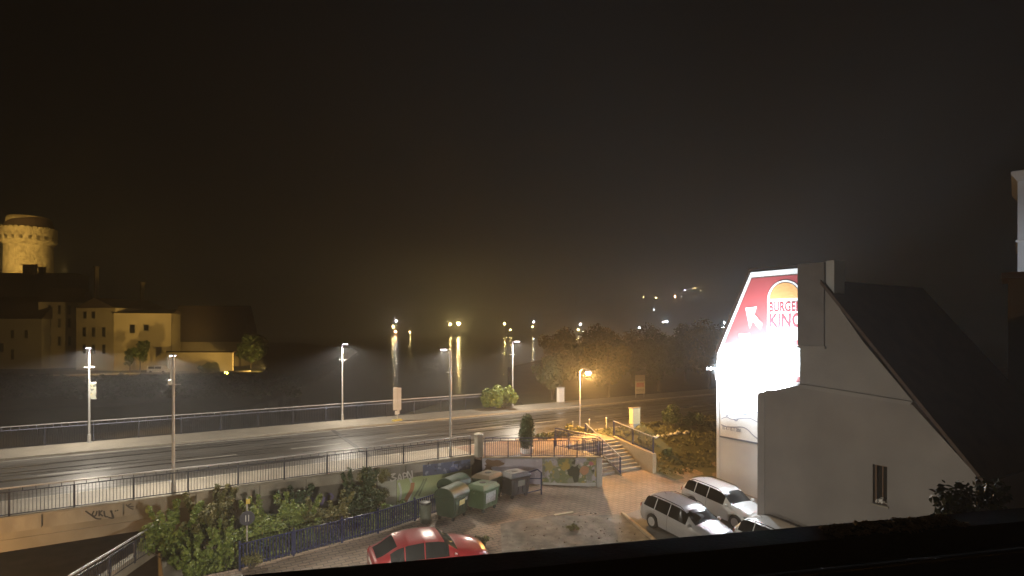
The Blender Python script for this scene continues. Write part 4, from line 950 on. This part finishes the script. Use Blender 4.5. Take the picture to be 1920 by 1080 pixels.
# ================================================================== OLD TOWN ACROSS THE RIVER
cam_f = Vector((math.sin(YAW),math.cos(YAW),0)); cam_r = Vector((math.cos(YAW),-math.sin(YAW),0))
yplaster = mat('ochre_plaster',(0.42,0.36,0.24),.9,(0.50,0.43,0.30),.25,.2,bscale=2)
stone = mat('castle_stone',(0.20,0.165,0.10),.9,(0.46,0.40,0.27),.9,.9,bscale=2.6,width=.22)
def zpx(y,k): return CAMZ-(y-615)/FPX*k
def face_house(name,label,x0,x1,ytop,k,depth,m,roofm,rz=0.0,roof_h=5,wins=(),base=-3.4,gable=False,flat=False):
    """house across the river: front wall spans pixel columns x0..x1 at distance k; all parts stand on the bank"""
    a,b = Vector((*polar(x0,k),0)),Vector((*polar(x1,k*(1+rz)),0)); c=(a+b)/2; d=(b-a); Wd=d.length; ang=math.atan2(d.y,d.x)
    o=thing(name,label,'house',(c.x,c.y,base),ang); h=zpx(ytop,k)-base
    mb=MB(); mb.box(-Wd/2,Wd/2,0,depth,0,h); mb.build('wall',m,o)
    if not flat:
        rr=MB()
        if gable: rr.yprism([(-Wd/2-.4,h+.02),(Wd/2+.4,h+.02),(0,h+roof_h)],-.4,depth+.4)
        else: rr.xprism([(-.5,h+.02),(depth+.5,h+.02),(depth/2,h+roof_h)],-Wd/2-.4,Wd/2+.4)
        rr.build('roof',roofm,o)
    for (u0,u1,v0,v1) in wins:
        X0,X1=-Wd/2+Wd*u0,-Wd/2+Wd*u1; Z0,Z1=h*v0,h*v1
        fr=MB(); fr.box(X0-.15,X1+.15,-.08,-.004,Z0-.15,Z1+.15); f=fr.build('window',mat('far_frame',(0.30,0.27,0.20),.8),o)
        pn=MB(); pn.box(X0,X1,-.10,-.082,Z0,Z1); pn.build('pane',glass_dark,f)
    return o,Wd,h
grey_pl = mat('town_plaster',(0.30,0.28,0.24),.9,(0.38,0.35,0.30),.3)
h1,_,_ = face_house('town_house','pale long town house with dark roof left of the floodlit block',-180,78,598,150,12,grey_pl,roof_dark,0,6,[(.70+.0*i,.725,.35,.52) for i in range(1)]+[(.78,.80,.62,.78),(.88,.9,.62,.78),(.78,.80,.2,.4)])
h2,_,_ = face_house('town_house','tall floodlit town house with rows of windows on the river bank',72,146,566,152,14,yplaster,roof_dark,0.02,4,[(u,u+.06,v,v+.13) for v in (.35,.62,.82) for u in (.25,.5,.75)])
h3,_,_ = face_house('town_house','ochre floodlit gable block with shallow roof on the river bank',143,216,578,146,15,yplaster,roof_dark,-0.02,2.5,[(u,u+.07,v,v+.14) for v in (.28,.55) for u in (.18,.42,.68)]+[(.2,.27,.84,.94),(.42,.49,.84,.94)],gable=True)
h4,_,_ = face_house('town_house','square floodlit yellow house with tree shadows on its wall',213,321,587,143,13,yplaster,roof_dark,0.03,1.2,[(.28,.36,.66,.80),(.52,.60,.70,.8)],flat=False)
h5,_,_ = face_house('town_house','low long barn with tall dark roof behind the garden wall',318,452,641,160,10,yplaster,roof_dark,0,10)
wl,_,_ = face_house('garden_wall','floodlit yellow garden wall right of the square house',315,436,661,141,.5,yplaster,roof_dark,0,.35)
wl['category']='wall'
q=polar(447,175); sp=thing('church_spire','small pointed spire rising behind the barn roof','spire',(q[0],q[1],-3.3))
zz=lambda y:zpx(y,175)+3.3
m=MB(); m.box(-1.3,1.3,-1.3,1.3,0,zz(607)); m.build('tower',yplaster,sp)
m=MB(); m.lathe([(1.35,zz(607)+.01),(1.0,zz(604)),(.08,zz(572))],8); m.build('spire_roof',mat('pale_spire',(0.40,0.33,0.22),.8),sp)
for x,y0,y1,lb_ in ((267,532,590,'thin pale chimney behind the square floodlit house'),(181,502,570,'thin chimney above the ochre gable block')):
    q=polar(x,165); c_=thing('tall_chimney',lb_,'chimney',(q[0],q[1],-3.3)); m=MB(); m.obox((0,0,(zpx(y0,165)+3.3)/2),.55,.55,(zpx(y0,165)+3.3)/2,.4,.8); m.build('stack',mat('chimney_pale',(0.33,0.27,0.18),.9),c_)
    m=MB(); m.obox((0,0,zpx(y0,165)+3.3+.2),.6,.6,.18,.4); m.build('cap',mat('chimney_cap',(0.2,0.17,0.12),.9),c_)
q=polar(470,150); tree('bank_tree','dark round tree beside the spire across the river',(q[0],q[1],-3.4),9.5,4.6,8,4200,.42,leaf_b)
q=polar(395,136); bush('bank_bush','dark bush in front of the floodlit garden wall','shrub',(q[0],q[1],-3.3),3.4,2.2,2.6,2600,.2,leaf_b)
q=polar(262,136); tree('bare_tree','slender tree in front of the square floodlit house',(q[0],q[1],-3.3),8,2.4,5.5,1500,.3,leaf_b)
q=polar(243,137); tree('bare_tree','narrow tree beside the corner of the square floodlit house',(q[0],q[1],-3.3),6,1.6,4.5,900,.3,leaf_b)
q=polar(298,135); vn=thing('parked_van','pale van parked below the square floodlit house','van',(q[0],q[1],-3.2),-YAW)
m=MB(); m.yprism([(-2.3,.3),(2.3,.3),(2.35,.9),(1.7,1.05),(1.1,1.75),(-2.2,1.8),(-2.35,1.0)],-.85,.85); m.build('body',white_p,vn,bevel=.06)
for x in (-1.4,1.45):
    for y in (-.8,.8): m=MB(); m.lathe([(.1,-.1),(.33,-.1),(.33,.1),(.1,.1)],14,(x,y,.33),'y'); m.build('wheel',rubber,vn)
for x0,x1 in ((-1.9,-.6),(-.45,.95)): m=MB(); m.box(x0,x1,-.87,-.862,1.1,1.6); m.build('side_window',glass_dark,vn)
vp = []
for _ in range(420):
    x_, k_ = random.uniform(-120, 560), random.uniform(86, 122); X_, Y_ = polar(x_, k_); vp.append((X_, Y_, -2.9+random.random()*.5, random.uniform(.4,1.1)))
bv = leaves('bank_vegetation', leaf_b, vp, 1, 16000, .3, flat=.7); stuff(tag(bv, 'dark weeds and low scrub covering the river bank', 'vegetation'))
# embankment wall
A0,A1=polar(-150,121),polar(470,140)
em=thing('embankment_wall','long stone embankment wall below the town houses','wall',(A0[0],A0[1],-5.6)); v=Vector((A1[0]-A0[0],A1[1]-A0[1],0))
m=MB(); m.bar((0,0,1.15),v+Vector((0,0,1.15)),.6,2.7); m.build('masonry',stone,em); m=MB(); m.bar((0,0,2.62),v+Vector((0,0,2.62)),.8,.18); m.build('coping',concrete,em)
# castle tower
TK=212; q=polar(54,TK); tw=thing('castle_tower','round floodlit castle tower with corbelled gallery and ruined top','tower',(q[0],q[1],-3.0))
Z=lambda y:zpx(y,TK)+3.0
rb=37.5/FPX*TK; rg=43/FPX*TK
m=MB(); m.lathe([(rb*1.02,0),(rb,Z(500)),(rb*.985,Z(461))],48); m.build('shaft',stone,tw,smooth=False)
m=MB(); m.lathe([(rb*.97,Z(461)+.01),(rg*.995,Z(455)),(rg,Z(454)),(rg,Z(431)),(rg*.93,Z(431))],48); m.build('gallery',stone,tw,smooth=False)
for i in range(22):
    a=2*math.pi*i/22; m=MB(); m.obox((rg*1.0*math.cos(a),rg*1.0*math.sin(a),Z(449)),.25,.42,.55,a); m.build('arch_shade',mat('arch_shade_dark',(0.09,0.075,0.05),.9),tw)  # dark boxes: shade of the arch recesses under the gallery, put into colour
for i in range(30):
    a=2*math.pi*i/30; m=MB(); m.obox((rg*.965*math.cos(a),rg*.965*math.sin(a),Z(431)+.22),.3,.55,.22,a); m.build('merlon',stone,tw)
m=MB(); m.lathe([(rb*.90,Z(432)),(rb*.90,Z(412)),(rb*.86,Z(408)),(rb*.8,Z(408))],32); m.build('drum',stone,tw,smooth=False)
m=MB(); rr_=rb*1.0
vs=[];fs=[];nn=24
for i in range(nn+1):
    a=-math.pi*1.05+math.pi*2*i/nn; hgt=Z(424)+(Z(411)-Z(424))*(.5+.5*math.cos(a+math.pi*.25))
    vs+=[(rg*.92*math.cos(a),rg*.92*math.sin(a),Z(430)),(rb*.93*math.cos(a),rb*.93*math.sin(a),hgt)]
for i in range(nn): fs.append((2*i,2*i+2,2*i+3,2*i+1))
m.add(vs,fs); m.build('roof_skirt',roof_dark,tw)
# dark houses below the tower
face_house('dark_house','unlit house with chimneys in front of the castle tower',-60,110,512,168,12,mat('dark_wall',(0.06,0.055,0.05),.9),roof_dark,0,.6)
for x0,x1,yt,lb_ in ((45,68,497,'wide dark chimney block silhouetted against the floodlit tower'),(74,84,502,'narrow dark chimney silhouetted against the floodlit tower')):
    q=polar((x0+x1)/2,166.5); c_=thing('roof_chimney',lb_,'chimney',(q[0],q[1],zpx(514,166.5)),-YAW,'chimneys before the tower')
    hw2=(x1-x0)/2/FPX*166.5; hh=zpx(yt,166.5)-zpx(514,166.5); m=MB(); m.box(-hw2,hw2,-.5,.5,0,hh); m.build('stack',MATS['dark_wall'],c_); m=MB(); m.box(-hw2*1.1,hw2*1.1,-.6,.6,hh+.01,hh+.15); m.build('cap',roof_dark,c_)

def flood(label,pos,target,power,color,angle,grp='floodlights across the river'):
    o=thing('floodlight',label,'floodlight',pos,0,grp); m=MB(); m.tube([(0,0,-.1),(0,0,.5)],.06,6); m.build('stand',galv,o)
    m=MB(); m.obox((0,0,.6),.22,.16,.16); m.build('housing',black_m,o,bevel=.02)
    t=Vector(target)-Vector(pos); spot('flood_light',Vector((0,0,.6))+t.normalized()*.35,t,power,color,angle,.6,.3,o)
tc=Vector((*polar(54,TK),0))
for x,k,pw3 in ((-130,165,120000),(-20,176,36000),(128,178,16000)):
    q=polar(x,k); flood('floodlight on a roof aimed at the castle tower',(q[0],q[1],zpx(516,k)),tc+Vector((0,0,37)),pw3,YELLOW,34)
q=polar(430,120); flood('floodlight on the bank aimed at the square house',(q[0],q[1],-2.6),Vector((*polar(265,143),4)),38000,YELLOW,60)
q=polar(225,121); flood('floodlight on the embankment aimed at the gable block',(q[0],q[1],-2.6),Vector((*polar(170,148),8)),9000,YELLOW,80)
q=polar(500,138); flood('floodlight beyond the dark round tree aimed at the barn',(q[0],q[1],-3.0),Vector((*polar(400,150),2)),12000,YELLOW,70)

# far lamps over the water and on the hill
far_l=[(743,602,'w',9),(737,612,'y',14),(742,622,'o',12),(769,623,'y',8),(786,634,'w',5),(844,608,'y',18),(860,607,'y',42),(946,607,'y',12),(957,618,'y',6),(1001,604,'w',8),(999,612,'y',6),(1088,608,'w',9),(1084,618,'y',9),(1093,621,'w',4),(1199,614,'w',8),(1227,580,'w',3),(1244,604,'w',14),(1250,603,'w',12),
       (1206,557,'y',6),(1230,558,'y',14),(1266,556,'o',22),(1277,555,'w',8),(1284,544,'v',14),(1299,541,'o',7),(1304,540,'y',9),(1314,543,'y',30),(1358,605,'w',10),(1355,613,'w',10)]
colr={'w':(0.85,0.93,1.0),'y':(1.0,0.72,0.25),'o':(1.0,0.50,0.22),'v':(0.62,0.60,1.0)}
for x,y,c_,s_ in far_l:
    lo,hi=560.0,1250.0; k=600.0
    if y<600:
        for k in np.arange(910,1330,6):
            X_,Y_=polar(x,k)
            if hill_z(X_,Y_) >= zpx(y,k)-9: break
    else: k=890
    X_,Y_=polar(x,k); zz_=zpx(y,k); g0=min(hill_z(X_,Y_),zz_-2)
    o=thing('distant_lamp',{'w':'tiny white lamp in the distant town','y':'tiny yellow lamp in the distant town','o':'tiny orange lamp in the distant town','v':'tiny violet lamp in the distant town'}[c_],'street lamp',(X_,Y_,g0),0,'distant town lamps '+c_)
    m=MB(); m.tube([(0,0,-.3),(0,0,zz_-g0)],.12,5); m.build('post',galv,o)
    r_=.75+.13*math.sqrt(s_)*2; m=MB(); m.lathe([(.05,-r_),(r_*.8,-r_*.5),(r_,0),(r_*.8,r_*.5),(.05,r_)],8,(0,0,zz_-g0)); m.build('globe',emat('far_%s_%d'%(c_,s_),colr[c_],s_*30.0),o,smooth=True)
q=polar(1075,1180); hb=thing('hill_building','small floodlit building on the far hill','house',(q[0],q[1],hill_z(*q)),-YAW)
zb_=zpx(544,1180)-hill_z(*q); m=MB(); m.box(-9,9,-5,5,-1,zb_+8); m.build('wall',mat('lit_wall',(0.5,0.42,0.28),.9),hb); m=MB(); m.xprism([(-6,zb_+8.02),(6,zb_+8.02),(0,zb_+11)],-9.5,9.5); m.build('roof',roof_dark,hb)
q2=polar(1072,1140); flood('floodlight in front of the far hill building',(q2[0],q2[1],hill_z(*q2)),Vector((q[0],q[1],zpx(538,1180))),60000,YELLOW,40)

# ================================================================== RIGHT EDGE
q=polar(1908,46); ang=-math.atan2(q[0],q[1])
tb=thing('tall_corner_building','tall pale building with cornice behind the garden house','building',(q[0],q[1],-2.8),ang)
H_=zpx(322,46)+2.8; m=MB(); m.box(0,9,0,9,0,H_-.5); m.build('wall',mat('pale_blue_plaster',(0.45,0.47,0.50),.85,(0.52,0.54,0.56),.5),tb)
m=MB(); m.yprism([(-.05,H_-.75),(-.38,H_-.25),(-.40,H_),(9.4,H_),(9.4,H_-.3),(9.05,H_-.75)],-.4,9.4); m.build('cornice',mat('cornice_white',(0.55,0.56,0.57),.8),tb)
m=MB(); zc=zpx(452,46)+2.8; m.box(-.12,9.1,-.12,9.1,zc-.12,zc+.08); m.build('string_course',MATS['cornice_white'],tb)
for zc in (3,6.5,10,13.6):
    m=MB(); m.box(3.2,4.3,-.03,-.004,zc,zc+1.7); f=m.build('window',MATS['cornice_white'],tb); m=MB(); m.box(3.3,4.2,-.04,-.031,zc+.1,zc+1.6); m.build('pane',glass_dark,f)
a=polar(1890,36); d=Vector((12,0,0)); dk=thing('garden_house','unlit garden house with a low roof hiding the tall building base','house',(a[0],a[1],-2.8),-math.atan2(a[0],a[1]))
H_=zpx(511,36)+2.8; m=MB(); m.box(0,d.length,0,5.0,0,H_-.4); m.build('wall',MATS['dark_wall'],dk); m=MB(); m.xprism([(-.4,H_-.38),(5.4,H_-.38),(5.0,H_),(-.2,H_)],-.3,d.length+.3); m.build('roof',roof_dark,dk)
q=polar(2080,37); lp=thing('yard_lamp','cool white yard lamp in front of the tall corner building','street lamp',(q[0],q[1],-2.8))
m=MB(); m.tube([(0,0,0),(0,0,14.2)],.08,8,.05); m.build('post',galv,lp); m=MB(); m.obox((0,0,14.3),.3,.15,.06); m.build('lamp_head',galv,lp)
spot('lamp_light',(0,0,14.1),Vector((*polar(1930,46),0))-Vector((*q,-15)),3000,COOL,150,.5,.1,lp)
# lamp under the bridge
ul=thing('underpass_lamp','sodium wall lamp beside the sunk path','wall lamp',(-7.5,26.2,-4.4))
m=MB(); m.tube([(0,0,0),(0,0,2.2)],.05,8); m.build('post',galv,ul); m=MB(); m.lathe([(.02,2.5),(.16,2.46),(.18,2.36),(.12,2.3)],12); m.build('hood',galv,ul)
m=MB(); m.lathe([(.02,2.18),(.10,2.2),(.11,2.29)],12); m.build('globe',emat('under_globe',(1,.6,.2),20),ul)
point('lamp_light',(0,0,2.05),2000,SODIUM,.1,ul)

sl=thing('lane_lamp','street lamp in the lane below the roof edge','street lamp',(3.4,10.0,gz(10.0)))
m=MB(); m.lathe([(.08,0),(.07,.6),(.04,5.45)],10); m.build('post',galv,sl)
m=MB(); m.obox((0.1,.25,5.49),.12,.3,.04,-.4); m.build('lamp_head',galv,sl); m=MB(); m.obox((0.1,.25,5.44),.1,.26,.006,-.4); m.build('lens',emat('lane_lens',(1,.85,.6),40),sl)
spot('lamp_light',(0.1,.25,5.41),(5,12,-0.5),LANE_P,(1.0,.88,.70),172,.25,.12,sl)

# ================================================================== GLOW HAZE: volume added to imitate lens glow around the lights
hz=bpy.data.materials.new('glow_haze'); hz.use_nodes=True; nt=hz.node_tree
for nd in list(nt.nodes):
    if nd.type!='OUTPUT_MATERIAL': nt.nodes.remove(nd)
pvn=nt.nodes.new('ShaderNodeVolumePrincipled'); pvn.inputs['Density'].default_value=0.0030; pvn.inputs['Color'].default_value=(.92,.95,1,1); pvn.inputs['Anisotropy'].default_value=0.35
nt.links.new(pvn.outputs[0],[nd for nd in nt.nodes if nd.type=='OUTPUT_MATERIAL'][0].inputs['Volume'])
hb_=MB(); hb_.box(-950,1600,-450,1950,-10,110); hzo=hb_.build('glow_haze',hz); stuff(hzo)
